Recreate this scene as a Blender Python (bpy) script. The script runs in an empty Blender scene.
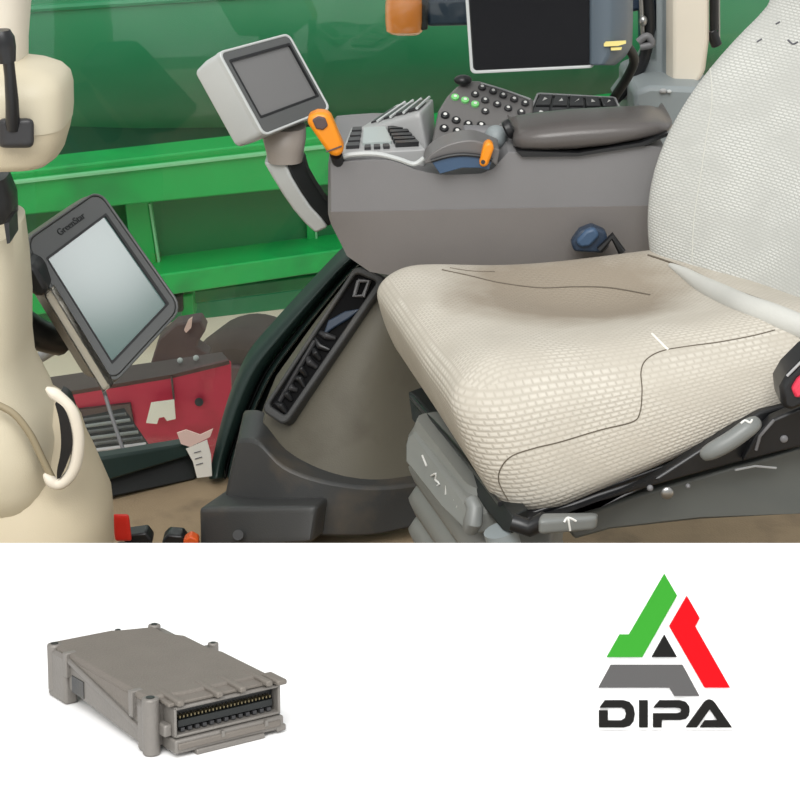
import bpy, bmesh, math, random
from mathutils import Vector as V, Matrix
from mathutils.bvhtree import BVHTree
random.seed(7)
R = math.radians
SC = bpy.context.scene
COL = SC.collection

# ------------------------------------------------------------------ camera, world, lights, exposure
F, PITCH, CZ = 1800.0, R(23.0), 1.30            # focal length in pixels of an 800 px frame, tilt, eye height
CAM = V((0, 0, CZ))
cd = bpy.data.cameras.new('camera'); cam = bpy.data.objects.new('camera', cd); COL.objects.link(cam)
cam.location = CAM; cam.rotation_euler = (R(90) - PITCH, 0, 0)
cd.sensor_width = 36; cd.lens = F / 800 * 36; cd.clip_start = .02
SC.camera = cam
FW = V((0, math.cos(PITCH), -math.sin(PITCH))); UP = V((0, math.sin(PITCH), math.cos(PITCH))); RT = V((1, 0, 0))

wd = bpy.data.worlds.new('sky'); SC.world = wd; wd.use_nodes = True
wn = wd.node_tree.nodes; wl = wd.node_tree.links
tcw = wn.new('ShaderNodeTexCoord'); sep = wn.new('ShaderNodeSeparateXYZ'); rmp = wn.new('ShaderNodeValToRGB')
wl.new(tcw.outputs['Generated'], sep.inputs[0]); wl.new(sep.outputs['Z'], rmp.inputs[0])
rmp.color_ramp.elements[0].position = 0.0; rmp.color_ramp.elements[0].color = (.70, .71, .71, 1)
rmp.color_ramp.elements[1].position = .9; rmp.color_ramp.elements[1].color = (1.0, 1.0, 1.0, 1)
# bright spot added to the sky, aimed to glare off the large monitor's screen
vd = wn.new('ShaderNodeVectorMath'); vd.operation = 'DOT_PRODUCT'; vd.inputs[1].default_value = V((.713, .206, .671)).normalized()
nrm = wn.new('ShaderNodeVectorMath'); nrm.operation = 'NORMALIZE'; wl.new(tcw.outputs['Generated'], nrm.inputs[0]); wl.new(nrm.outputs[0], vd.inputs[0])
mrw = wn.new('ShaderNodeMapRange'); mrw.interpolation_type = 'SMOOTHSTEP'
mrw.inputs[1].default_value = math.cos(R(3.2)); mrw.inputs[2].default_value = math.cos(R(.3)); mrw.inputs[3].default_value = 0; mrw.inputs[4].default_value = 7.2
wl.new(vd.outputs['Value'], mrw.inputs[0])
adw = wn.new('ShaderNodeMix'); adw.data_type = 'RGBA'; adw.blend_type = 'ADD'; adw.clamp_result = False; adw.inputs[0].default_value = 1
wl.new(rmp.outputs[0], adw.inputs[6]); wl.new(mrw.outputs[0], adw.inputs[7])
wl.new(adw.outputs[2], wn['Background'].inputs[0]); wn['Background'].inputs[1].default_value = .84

def area(name, loc, aim, size, power, color=(1, 1, 1)):
    l = bpy.data.lights.new(name, 'AREA'); l.shape = 'RECTANGLE'; l.size, l.size_y = size; l.energy = power; l.color = color
    o = bpy.data.objects.new(name, l); COL.objects.link(o); o.location = loc
    o.rotation_euler = (V(aim) - V(loc)).to_track_quat('-Z', 'Y').to_euler(); return o
sun = bpy.data.lights.new('sun', 'SUN'); sun.energy = 1.9; sun.angle = R(40); sun.color = (1, .98, .94)
so = bpy.data.objects.new('sun', sun); COL.objects.link(so); so.rotation_euler = V((.25, .85, -.9)).to_track_quat('-Z', 'Y').to_euler()
area('board_fill', (.05, .55, 2.1), (0, 1.4, .43), (1.2, .8), 16)  # added light to whiten the board, no lamp stands there
SC.view_settings.view_transform = 'Standard'; SC.view_settings.look = 'None'
SC.view_settings.gamma = 1; SC.view_settings.use_curve_mapping = False; SC.view_settings.exposure = 0.0

# ------------------------------------------------------------------ helpers
def P(px, py, Y):
    """world point seen at pixel (px, py) standing at distance Y"""
    d = FW + RT * ((px - 400) / F) + UP * ((400 - py) / F)
    return CAM + d * (Y / d.y)
def lin(c):
    c /= 255.0
    return c / 12.92 if c <= .04045 else ((c + .055) / 1.055) ** 2.4
def rgb(c): return (lin(c[0]), lin(c[1]), lin(c[2]), 1)

def mat(name, c, rough=.5, metal=0, var=.10, vs=14, bump=0, bs=200, spec=.5, dirt=None, ds=6, dt=(.52, .7), coat=0):
    m = bpy.data.materials.new(name); m.use_nodes = True
    n = m.node_tree.nodes; l = m.node_tree.links; b = n['Principled BSDF']
    tc = n.new('ShaderNodeTexCoord'); nz = n.new('ShaderNodeTexNoise'); nz.inputs['Scale'].default_value = vs; nz.inputs['Detail'].default_value = 6
    l.new(tc.outputs['Object'], nz.inputs['Vector'])
    mx = n.new('ShaderNodeMix'); mx.data_type = 'RGBA'
    base = rgb(c)
    mx.inputs[6].default_value = tuple(x * (1 - var) for x in base[:3]) + (1,)
    mx.inputs[7].default_value = tuple(min(1, x * (1 + var)) for x in base[:3]) + (1,)
    l.new(nz.outputs[0], mx.inputs[0]); out = mx.outputs[2]
    if dirt:
        n2 = n.new('ShaderNodeTexNoise'); n2.inputs['Scale'].default_value = ds; n2.inputs['Detail'].default_value = 8
        l.new(tc.outputs['Object'], n2.inputs['Vector'])
        mr = n.new('ShaderNodeMapRange'); mr.inputs[1].default_value = dt[0]; mr.inputs[2].default_value = dt[1]
        l.new(n2.outputs[0], mr.inputs[0])
        m2 = n.new('ShaderNodeMix'); m2.data_type = 'RGBA'; m2.inputs[7].default_value = rgb(dirt)
        l.new(mr.outputs[0], m2.inputs[0]); l.new(out, m2.inputs[6]); out = m2.outputs[2]
    l.new(out, b.inputs['Base Color'])
    b.inputs['Roughness'].default_value = rough; b.inputs['Metallic'].default_value = metal
    b.inputs['Specular IOR Level'].default_value = spec; b.inputs['Coat Weight'].default_value = coat
    if bump:
        n3 = n.new('ShaderNodeTexNoise'); n3.inputs['Scale'].default_value = bs; n3.inputs['Detail'].default_value = 3
        l.new(tc.outputs['Object'], n3.inputs['Vector'])
        bp = n.new('ShaderNodeBump'); bp.inputs['Strength'].default_value = bump; bp.inputs['Distance'].default_value = .002
        l.new(n3.outputs[0], bp.inputs['Height']); l.new(bp.outputs[0], b.inputs['Normal'])
    return m

def weave(name, c, hi, sc, stain=None):
    """woven seat cover: offset rows of small raised cells, on the UVs of the padded shapes"""
    m = mat(name, c, .85, var=.06, vs=30, spec=.2)
    n = m.node_tree.nodes; l = m.node_tree.links; b = n['Principled BSDF']
    uv = n.new('ShaderNodeUVMap'); mp = n.new('ShaderNodeMapping'); mp.inputs['Scale'].default_value = (sc, sc, sc)
    l.new(uv.outputs[0], mp.inputs[0])
    br = n.new('ShaderNodeTexBrick'); br.inputs['Scale'].default_value = 1
    br.inputs['Mortar Size'].default_value = .2; br.inputs['Mortar Smooth'].default_value = 1
    br.inputs['Brick Width'].default_value = .9; br.inputs['Row Height'].default_value = .5
    br.inputs['Color1'].default_value = br.inputs['Color2'].default_value = (1, 1, 1, 1); br.inputs['Mortar'].default_value = (0, 0, 0, 1)
    l.new(mp.outputs[0], br.inputs[0])
    nz = n.new('ShaderNodeTexNoise'); nz.inputs['Scale'].default_value = .12; nz.inputs['Detail'].default_value = 4
    l.new(mp.outputs[0], nz.inputs['Vector'])
    ml = n.new('ShaderNodeMapRange'); ml.inputs[1].default_value = .38; ml.inputs[2].default_value = .62; ml.inputs[3].default_value = .25; ml.inputs[4].default_value = 1
    l.new(nz.outputs[0], ml.inputs[0])
    mu = n.new('ShaderNodeMath'); mu.operation = 'MULTIPLY'; l.new(br.outputs[0], mu.inputs[0]); l.new(ml.outputs[0], mu.inputs[1])
    old = b.inputs['Base Color'].links[0].from_socket
    mx = n.new('ShaderNodeMix'); mx.data_type = 'RGBA'; mx.inputs[7].default_value = rgb(hi)
    l.new(mu.outputs[0], mx.inputs[0]); l.new(old, mx.inputs[6]); out = mx.outputs[2]; hgt = mu.outputs[0]
    if stain:
        # a worn, soiled patch with its own shape in the middle of the cushion
        ctr, rad, sc3, colr = stain
        tc = n.new('ShaderNodeTexCoord'); m3 = n.new('ShaderNodeMapping'); m3.vector_type = 'POINT'
        m3.inputs['Location'].default_value = tuple(-ctr[i] / rad[i] for i in range(3)); m3.inputs['Scale'].default_value = tuple(1 / r for r in rad)
        l.new(tc.outputs['Object'], m3.inputs[0])
        ln = n.new('ShaderNodeVectorMath'); ln.operation = 'LENGTH'; l.new(m3.outputs[0], ln.inputs[0])
        n5 = n.new('ShaderNodeTexNoise'); n5.inputs['Scale'].default_value = 11; n5.inputs['Detail'].default_value = 5; l.new(tc.outputs['Object'], n5.inputs['Vector'])
        ad = n.new('ShaderNodeMath'); ad.operation = 'MULTIPLY_ADD'; ad.inputs[1].default_value = .7; l.new(n5.outputs[0], ad.inputs[0]); l.new(ln.outputs['Value'], ad.inputs[2])
        mr = n.new('ShaderNodeMapRange'); mr.inputs[1].default_value = 1.5; mr.inputs[2].default_value = 1.0; mr.inputs[3].default_value = 0; mr.inputs[4].default_value = .80
        l.new(ad.outputs[0], mr.inputs[0])
        m4 = n.new('ShaderNodeMix'); m4.data_type = 'RGBA'; m4.inputs[7].default_value = rgb(colr)
        l.new(mr.outputs[0], m4.inputs[0]); l.new(out, m4.inputs[6]); out = m4.outputs[2]
    l.new(out, b.inputs['Base Color'])
    bp = n.new('ShaderNodeBump'); bp.inputs['Strength'].default_value = .4; bp.inputs['Distance'].default_value = .002
    l.new(hgt, bp.inputs['Height']); l.new(bp.outputs[0], b.inputs['Normal'])
    return m

def tri(c, u, v, w):
    """trilinear point inside 8 corners c[(0|1,0|1,0|1)], u v w in -1..1"""
    a, b, d = (u + 1) / 2, (v + 1) / 2, (w + 1) / 2
    p = V((0, 0, 0))
    for i in (0, 1):
        for j in (0, 1):
            for k in (0, 1):
                p += c[i, j, k] * ((a if i else 1 - a) * (b if j else 1 - b) * (d if k else 1 - d))
    return p

class MB:
    def __init__(s): s.v = []; s.f = []; s.uv = None
    def add(s, vs, fs):
        o = len(s.v); s.v += [V(p) for p in vs]; s.f += [[i + o for i in f] for f in fs]; return s
    def prism(s, pts, vec):
        """closed polygon pts pushed along vec (a vector, or one end point per corner)"""
        pts = [V(p) for p in pts]; n = len(pts)
        q = [p + V(vec) for p in pts] if not isinstance(vec, list) else vec
        return s.add(pts + q, [list(range(n)), list(range(2 * n - 1, n - 1, -1))] + [[i, i + n, (i + 1) % n + n, (i + 1) % n] for i in range(n)])
    def pp(s, px, Y, vec):
        """prism from pixel outline; Y one number, or one per point"""
        ys = Y if isinstance(Y, (list, tuple)) else [Y] * len(px)
        return s.prism([P(x, y, d) for (x, y), d in zip(px, ys)], vec)
    def loft(s, rings, cap=True):
        n = len(rings[0]); vs = [p for r in rings for p in r]; fs = []
        for k in range(len(rings) - 1):
            for i in range(n):
                j = (i + 1) % n; fs.append([k * n + i, k * n + j, (k + 1) * n + j, (k + 1) * n + i])
        if cap: fs += [list(range(n - 1, -1, -1)), [(len(rings) - 1) * n + i for i in range(n)]]
        return s.add(vs, fs)
    def vloft(s, rows, n=28, e=2.0, slant=0):
        """rows (x left px, x right px, y px, Y, depth radius): horizontal rounded rings stacked up"""
        rings = []
        for xl, xr, y, Y, ry in rows:
            a, b = P(xl, y, Y), P(xr, y, Y); c = (a + b) / 2; rx = (b.x - a.x) / 2
            rings.append([c + V((rx * sg(math.cos(t), e), ry * sg(math.sin(t), e), 0)) for t in [2 * math.pi * i / n for i in range(n)]])
        return s.loft(rings)
    def tube(s, path, r, n=10, cap=True, flat=1.0):
        path = [V(p) for p in path]; rs = r if isinstance(r, (list, tuple)) else [r] * len(path); rings = []
        up = None
        for i, p in enumerate(path):
            t = (path[min(i + 1, len(path) - 1)] - path[max(i - 1, 0)]).normalized()
            if up is None: up = t.orthogonal().normalized()
            up = (up - t * up.dot(t)).normalized(); sd = t.cross(up)
            rings.append([p + (up * math.cos(a) + sd * math.sin(a) * flat) * rs[i] for a in [2 * math.pi * k / n for k in range(n)]])
        return s.loft(rings, cap)
    def cyl(s, a, b, r, n=20, r2=None): return s.tube([a, b], [r, r if r2 is None else r2], n)
    def ball(s, c, r, n=14, m=9):
        rr = r if isinstance(r, (tuple, list, V)) else (r, r, r)
        rings = [[V(c) + V((rr[0] * math.sin(t) * math.cos(a), rr[1] * math.sin(t) * math.sin(a), rr[2] * math.cos(t))) for a in [2 * math.pi * k / n for k in range(n)]] for t in [math.pi * (.02 + .96 * i / m) for i in range(m + 1)]]
        return s.loft(rings[::-1])
    def grid(s, rows, back):
        """sheet of points closed to a solid; back = vector or matching rows"""
        nr, nc = len(rows), len(rows[0]); fr = [p for r in rows for p in r]
        bk = [p for r in back for p in r] if isinstance(back, list) else [p + V(back) for p in fr]
        n = nr * nc; fs = []
        for i in range(nr - 1):
            for j in range(nc - 1):
                a = i * nc + j; fs += [[a, a + nc, a + nc + 1, a + 1], [n + a, n + a + 1, n + a + nc + 1, n + a + nc]]
        for j in range(nc - 1):
            fs += [[j, j + 1, n + j + 1, n + j]]; k = (nr - 1) * nc + j; fs += [[k, n + k, n + k + 1, k + 1]]
        for i in range(nr - 1):
            a = i * nc; fs += [[a, n + a, n + a + nc, a + nc]]; b = a + nc - 1; fs += [[b, b + nc, n + b + nc, n + b]]
        return s.add(fr + bk, fs)
    def box(s, c, size, M=None):
        h = V(size) / 2; cs = [V((x * h.x, y * h.y, z * h.z)) for x in (-1, 1) for y in (-1, 1) for z in (-1, 1)]
        if M: cs = [M @ p for p in cs]
        return s.add([V(c) + p for p in cs], [[0, 1, 3, 2], [4, 6, 7, 5], [0, 4, 5, 1], [2, 3, 7, 6], [0, 2, 6, 4], [1, 5, 7, 3]])
    def rbox(s, corners, r=(.3, .3, .3), res=10, deform=None, size=(1, 1, 1)):
        """rounded padded block inside 8 corners"""
        vs = {}; pts = []; fs = []; par = []
        def vid(p):
            k = tuple(round(x, 5) for x in p)
            if k not in vs:
                q = [max(-(1 - r[i]), min(1 - r[i], p[i])) for i in range(3)]
                d = [(p[i] - q[i]) / r[i] if r[i] else 0 for i in range(3)]; L = math.sqrt(sum(x * x for x in d))
                if L > 1e-9: m = max(abs(x) for x in d); d = [x * m / L for x in d]
                t = [q[i] + d[i] * r[i] for i in range(3)]
                w = tri(corners, *t)
                if deform: w = w + deform(*t)
                vs[k] = len(pts); pts.append(w); par.append(t)
            return vs[k]
        st = [math.sin((-1 + 2 * i / res) * math.pi / 2 * .92) / math.sin(math.pi / 2 * .92) for i in range(res + 1)]
        uvs = []
        for ax in range(3):
            for sgn in (-1, 1):
                for i in range(res):
                    for j in range(res):
                        q = []
                        for (a, b) in ((i, j), (i + 1, j), (i + 1, j + 1), (i, j + 1)):
                            p = [0, 0, 0]; p[ax] = sgn; p[(ax + 1) % 3] = st[a]; p[(ax + 2) % 3] = st[b]; q.append(vid(p))
                        if sgn < 0: q.reverse()
                        fs.append(q)
                        uvs += [[(par[x][0] * size[0] + (size[0] + par[x][2] * size[2] * .5 if 0 else 0), par[x][1] * size[1]) if ax == 2 else ((par[x][1] * size[1], par[x][2] * size[2]) if ax == 0 else (par[x][0] * size[0], par[x][2] * size[2])) for x in q]]
        if not s.v: s.uv = uvs
        return s.add(pts, fs)
    def text(s, body, o, ex, ey, size, depth):
        """flat raised lettering: o = centre, ex / ey = reading and up directions"""
        cu = bpy.data.curves.new('t', 'FONT'); cu.body = body; cu.size = 1; cu.align_x = 'CENTER'; cu.align_y = 'CENTER'; cu.extrude = .5
        ob = bpy.data.objects.new('t', cu); COL.objects.link(ob); dg = bpy.context.evaluated_depsgraph_get()
        me = bpy.data.meshes.new_from_object(ob.evaluated_get(dg)); bpy.data.objects.remove(ob); bpy.data.curves.remove(cu)
        ex = V(ex).normalized(); ey = V(ey); ey = (ey - ex * ey.dot(ex)).normalized(); ez = ex.cross(ey)
        s.add([V(o) + ex * (p.co.x * size) + ey * (p.co.y * size) + ez * (p.co.z * depth) for p in me.vertices], [list(p.vertices) for p in me.polygons])
        bpy.data.meshes.remove(me); return s
    def build(s, name, m, parent=None, bevel=0, seg=2, sub=0, ang=40, label=None):
        me = bpy.data.meshes.new(name); me.from_pydata([tuple(p) for p in s.v], [], s.f)
        if s.uv and len(s.uv) == len(s.f):
            ul = me.uv_layers.new(name='UVMap')
            for p, q in zip(me.polygons, s.uv):
                for li, t in zip(p.loop_indices, q): ul.data[li].uv = t
        bm = bmesh.new(); bm.from_mesh(me); bmesh.ops.recalc_face_normals(bm, faces=bm.faces); bm.to_mesh(me); bm.free()
        for p in me.polygons: p.use_smooth = True
        me.set_sharp_from_angle(angle=R(ang)); me.materials.append(m)
        o = bpy.data.objects.new(name, me); COL.objects.link(o)
        if parent:
            o.parent = parent
            if parent.type == 'EMPTY': o.matrix_parent_inverse = Matrix.Translation(-parent.location)
        if bevel:
            b = o.modifiers.new('bevel', 'BEVEL'); b.width = bevel; b.segments = seg; b.limit_method = 'ANGLE'; b.angle_limit = R(35); b.harden_normals = False
        if sub:
            q = o.modifiers.new('sub', 'SUBSURF'); q.levels = q.render_levels = sub
        if label: o['label'] = label
        return o
def sg(x, e): return math.copysign(abs(x) ** (2 / e), x)
def thing(name, loc, label, cat, group=None):
    o = bpy.data.objects.new(name, None); COL.objects.link(o); o.location = loc; o.empty_display_size = .05
    o['label'] = label; o['category'] = cat
    if group: o['group'] = group
    return o
def tag(o, label, cat, group=None):
    o['label'] = label; o['category'] = cat
    if group: o['group'] = group
    return o
def struct(o, label=None):
    o['kind'] = 'structure'
    if label: o['label'] = label
    return o
def bvh(o):
    return BVHTree.FromPolygons([v.co for v in o.data.vertices], [list(p.vertices) for p in o.data.polygons])
def drape(tree, px, off=0.0):
    """points of a line lying on a surface"""
    out = []
    for x, y in px:
        d = (P(x, y, 2) - CAM).normalized(); h = tree.ray_cast(CAM, d)
        if h[0]: out.append(h[0] + h[1] * off * (-1 if h[1].dot(d) > 0 else 1))
    return out
def dense(px, n=6):
    out = []
    for i in range(len(px) - 1):
        p0, p1, p2, p3 = px[max(i - 1, 0)], px[i], px[i + 1], px[min(i + 2, len(px) - 1)]
        for k in range(n):
            t = k / n
            out.append(tuple(.5 * (2 * p1[a] + (p2[a] - p0[a]) * t + (2 * p0[a] - 5 * p1[a] + 4 * p2[a] - p3[a]) * t * t + (3 * p1[a] - p0[a] - 3 * p2[a] + p3[a]) * t ** 3) for a in range(len(p1))))
    return out + [tuple(px[-1])]
class Quad:
    """a tilted panel given by four pixel corners with distances; q(u, v, w): u right, v down (0..1), w metres towards the viewer"""
    def __init__(s, tl, tr, br, bl, wvec=None):
        s.c = [P(*tl), P(*tr), P(*br), P(*bl)]
        n = (s.c[1] - s.c[0]).cross(s.c[3] - s.c[0]).normalized()
        d = s.c[2] - CAM; s.c[2] = CAM + d * ((s.c[0] - CAM).dot(n) / d.dot(n))     # all four corners in one plane
        if n.dot(CAM - s.c[0]) < 0: n = -n
        s.n = n
    def q(s, u, v, w=0): return s.c[0] * (1 - u) * (1 - v) + s.c[1] * u * (1 - v) + s.c[2] * u * v + s.c[3] * (1 - u) * v + s.n * w
    def rr(s, u0, v0, u1, v1, rad=.06, k=4, w=0):
        W = (s.c[1] - s.c[0]).length; H = (s.c[3] - s.c[0]).length; ru = rad / W; rv = rad / H; out = []
        for cx, cy, a0 in ((u1 - ru, v0 + rv, -90), (u1 - ru, v1 - rv, 0), (u0 + ru, v1 - rv, 90), (u0 + ru, v0 + rv, 180)):
            for i in range(k + 1):
                a = R(a0 + 90 * i / k); out.append(s.q(cx + ru * math.cos(a), cy + rv * math.sin(a), w))
        return out
    def slab(s, mb, u0, v0, u1, v1, w0, w1, rad=.01, k=4):
        return mb.prism(s.rr(u0, v0, u1, v1, rad, k, w0), s.n * (w1 - w0))
    def ring(s, mb, o, i, w0, w1, rad=.01, ri=.004):
        a = s.rr(*o, rad, 4, w0); b = s.rr(*i, ri, 4, w0); n = len(a); t = s.n * (w1 - w0)
        mb.add(a + b + [p + t for p in a] + [p + t for p in b], [x for k in range(n) for x in ([k, (k + 1) % n, n + (k + 1) % n, n + k], [2 * n + k, 3 * n + k, 3 * n + (k + 1) % n, 2 * n + (k + 1) % n], [k, 2 * n + k, 2 * n + (k + 1) % n, (k + 1) % n], [n + k, n + (k + 1) % n, 3 * n + (k + 1) % n, 3 * n + k])])
        return mb

# ------------------------------------------------------------------ materials
M = {}
M['cream'] = mat('cream_plastic', (205, 196, 172), .45, bump=.12, bs=500, var=.05)
M['cream_low'] = mat('cream_plastic_tan', (196, 184, 158), .5, bump=.15, bs=500, var=.05)
M['groove'] = mat('panel_gap', (150, 138, 112), .6, var=.05)
M['pillar'] = mat('pillar_cream', (222, 214, 198), .5, var=.04)
M['pillar_grey'] = mat('pillar_grey', (138, 146, 148), .5, var=.06)
M['console'] = mat('console_grey', (124, 123, 124), .5, bump=.12, bs=600, var=.05)
M['console_low'] = mat('console_grey_lower', (122, 118, 116), .5, bump=.12, bs=600, var=.05)
M['pad'] = mat('armrest_vinyl', (88, 84, 82), .32, bump=.15, bs=350, var=.06)
M['hood'] = mat('slate_plastic', (104, 102, 101), .4, var=.06)
M['lightgrey'] = mat('light_grey_plastic', (165, 166, 166), .4, var=.05)
M['silver'] = mat('silver_plastic', (190, 194, 193), .35, var=.05)
M['midgrey'] = mat('mid_grey_plastic', (112, 112, 114), .45, var=.06)
M['black'] = mat('black_plastic', (26, 27, 29), .35, var=.15)
M['well'] = mat('matt_black', (22, 22, 23), .95, spec=.1)
M['rubber'] = mat('black_rubber', (22, 26, 26), .55, var=.15)
M['seal'] = mat('dark_green_seal', (32, 50, 46), .45, var=.12)
M['fairing'] = mat('brown_grey_fairing', (92, 88, 76), .55, bump=.2, bs=450, var=.07, dirt=(78, 73, 62), ds=9)
M['skirt'] = mat('charcoal_plastic', (58, 59, 59), .5, bump=.15, bs=400, var=.08, dirt=(76, 71, 64), ds=14)
M['floor'] = mat('tan_floor_mat', (158, 138, 110), .85, bump=.4, bs=300, var=.12, vs=25, dirt=(128, 112, 90), ds=10)
M['ground'] = mat('sandy_concrete', (238, 224, 204), .9, var=.06, vs=3, dirt=(216, 198, 176), ds=2)
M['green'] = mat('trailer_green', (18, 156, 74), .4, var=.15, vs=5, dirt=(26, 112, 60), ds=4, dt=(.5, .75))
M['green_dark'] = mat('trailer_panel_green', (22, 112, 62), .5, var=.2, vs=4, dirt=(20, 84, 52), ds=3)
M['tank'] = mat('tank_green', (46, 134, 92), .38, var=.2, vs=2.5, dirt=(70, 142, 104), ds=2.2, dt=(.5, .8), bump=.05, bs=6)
M['shaded_green'] = mat('shaded_green_panel', (20, 82, 56), .5, var=.2, vs=4)  # dark green with the shade under the tank put into the colour
M['edge'] = mat('highlight_green_edge', (120, 190, 140), .5, var=.2)  # paler green paints the highlight line along the trailer's edges
M['red'] = mat('faded_red_paint', (186, 50, 76), .5, var=.12, vs=8, dirt=(146, 42, 58), ds=7)
M['rust'] = mat('dull_brown_steel', (88, 74, 74), .65, var=.25, vs=9)
M['tyre'] = mat('dusty_tyre', (74, 66, 62), .8, var=.2)
M['white'] = mat('white_label', (232, 230, 222), .6, var=.03)
M['pinkish'] = mat('pink_label', (226, 196, 186), .6, var=.05)
M['ink'] = mat('label_ink', (90, 90, 96), .7)
M['board'] = mat('white_board', (250, 250, 250), .6, var=.005, spec=.2)
M['lg'] = mat('logo_green', (52, 142, 43), .6, var=.01, spec=.1)
M['lr'] = mat('logo_red', (196, 6, 18), .6, var=.01, spec=.1)
M['lgr'] = mat('logo_grey', (84, 83, 83), .6, var=.01, spec=.1)
M['lb'] = mat('logo_black', (26, 25, 24), .6, var=.01, spec=.1)
M['alu'] = mat('cast_aluminium', (124, 120, 115), .5, metal=.3, var=.10, vs=40, bump=.25, bs=420, spec=.4)
M['alu_top'] = mat('cast_aluminium_lid', (117, 111, 104), .6, metal=.25, var=.10, vs=30, bump=.3, bs=520, spec=.35)
M['pin'] = mat('brass_pin', (120, 110, 84), .35, metal=.8)
M['orange'] = mat('orange_plastic', (236, 142, 20), .4, var=.06)
M['amber'] = mat('amber_lens', (255, 150, 72), .2, var=.1, coat=.6)
M['blue'] = mat('blue_slot', (60, 84, 112), .5, var=.08)
M['navy'] = mat('navy_plastic', (42, 56, 74), .35, var=.1)
M['btn'] = mat('dark_button', (46, 46, 48), .4)
M['icon'] = mat('white_icon', (220, 220, 216), .5)
M['led'] = mat('green_button', (120, 205, 120), .4)
M['lcd'] = mat('pale_lcd', (168, 178, 176), .3, var=.05)
M['yellow'] = mat('yellow_print', (238, 222, 140), .5)
M['redbtn'] = mat('red_button', (226, 60, 84), .35)
M['redknob'] = mat('red_knob', (216, 44, 34), .35)
M['orknob'] = mat('orange_knob', (222, 92, 34), .4)
M['bellow'] = mat('grey_bellows', (128, 130, 126), .5, var=.07)
M['baseplate'] = mat('grey_base_plate', (92, 95, 92), .5, var=.08)
M['lever'] = mat('grey_lever', (118, 121, 119), .4, var=.05)
M['pale'] = mat('off_white_housing', (196, 192, 180), .4, var=.04)
M['housing_brown'] = mat('brown_grey_housing', (104, 98, 88), .45, var=.05)
M['bezel'] = mat('monitor_bezel', (86, 88, 88), .4, var=.06)
M['bluegrey'] = mat('blue_grey_housing', (88, 100, 110), .4, var=.05)
M['necky'] = mat('warm_grey_neck', (146, 138, 130), .4, var=.05)
M['seam'] = mat('seam_thread', (96, 88, 76), .8)
M['screen_small'] = mat('grey_screen', (112, 112, 112), .22, var=.06, vs=5)
M['screen_big'] = mat('teal_screen', (78, 104, 100), .09, var=.10, vs=4, spec=1.0)
M['screen_dark'] = mat('dark_screen', (10, 11, 16), .25, spec=.2)
M['chrome'] = mat('bare_steel', (170, 170, 168), .3, metal=.9)
M['seat'] = weave('seat_cover_cushion', (180, 174, 162), (202, 197, 186), 85, stain=((.23, 2.28, .50), (.17, .16, .2), 1, (138, 126, 110)))
M['back'] = weave('seat_cover_back', (178, 179, 174), (208, 209, 204), 90)
M['back_plain'] = mat('plain_back_cover', (192, 192, 186), .85, var=.06, bump=.2, bs=300)
M['seat_side'] = mat('plain_seat_cover', (196, 196, 188), .85, var=.06, bump=.2, bs=300)
g = bpy.data.materials.new('window_glass'); g.use_nodes = True; M['glass'] = g
gn = g.node_tree.nodes; gl = g.node_tree.links
tr = gn.new('ShaderNodeBsdfTransparent'); tr.inputs[0].default_value = (.96, .985, .97, 1); gs = gn.new('ShaderNodeBsdfGlossy'); gs.inputs['Roughness'].default_value = .02
fr = gn.new('ShaderNodeFresnel'); fr.inputs[0].default_value = 1.35; mxs = gn.new('ShaderNodeMixShader')
gl.new(fr.outputs[0], mxs.inputs[0]); gl.new(tr.outputs[0], mxs.inputs[1]); gl.new(gs.outputs[0], mxs.inputs[2]); gl.new(mxs.outputs[0], gn['Material Output'].inputs[0])

# ------------------------------------------------------------------ the setting
gz = -1.0
struct(MB().box((0, 8, gz - .1), (24, 26, .2)).build('ground', M['ground']))
struct(MB().prism([(-1.0, .6, 0), (1.3, .6, 0), (1.3, 2.80, 0), (-.2, 2.80, 0), (-.3, 2.79, 0), (-1.0, 2.66, 0)], (0, 0, -.06)).build('floor', M['floor']))

# sill of the right-hand window, low along the floor
sl = MB().pp([(88, 503), (112, 498), (196, 480), (200, 458), (192, 450), (88, 468)], [2.62, 2.64, 2.72, 2.73, 2.74, 2.66], (0, .05, 0))
struct(sl.build('trim_1', M['rubber'], bevel=.004))
struct(MB().pp([(88, 486), (106, 482), (188, 457), (198, 442), (112, 456), (88, 460)], [2.61, 2.63, 2.71, 2.72, 2.65, 2.63], (0, .03, 0)).build('trim_2', M['seal'], bevel=.004))
# dark seal strip sweeping down the edge of the window
L_ = dense([(352, 250), (338, 262), (302, 300), (270, 335), (246, 364), (230, 398), (219, 432), (211, 466), (209, 480)], 4)
R_ = dense([(392, 250), (361, 268), (329, 306), (300, 344), (278, 376), (264, 404), (252, 430), (240, 452), (234, 478)], 4)
def strip(name, a, b, y0, dep, m, bev=.004):
    n = len(L_); rows = []
    for i in range(n):
        (x0, p0), (x1, p1) = L_[i], R_[i]; Y = y0 + .10 * (1 - i / n)
        rows.append([P(x0 + (x1 - x0) * t, p0 + (p1 - p0) * t, Y - .02 * math.sin((t - a) / (b - a) * math.pi)) for t in [a + (b - a) * k / 4 for k in range(5)]])
    return MB().grid(rows, (0, dep, 0)).build(name, m, bevel=bev)
struct(strip('trim_3', 0, .56, 2.70, .06, M['seal']))
struct(strip('trim_4', .56, .72, 2.73, .05, M['rubber'], .001))
struct(strip('trim_5', .72, .84, 2.70, .05, M['seal'], .002))
struct(strip('trim_6', .84, 1.35, 2.735, .05, M['rubber'], .001))
# pane of the right-hand window
struct(MB().prism([(-1.1, 2.84, -.15), (.62, 2.98, -.15), (.62, 2.98, 1.5), (-1.1, 2.84, 1.5)], (0, .005, 0)).build('window_1', M['glass']))
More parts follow.
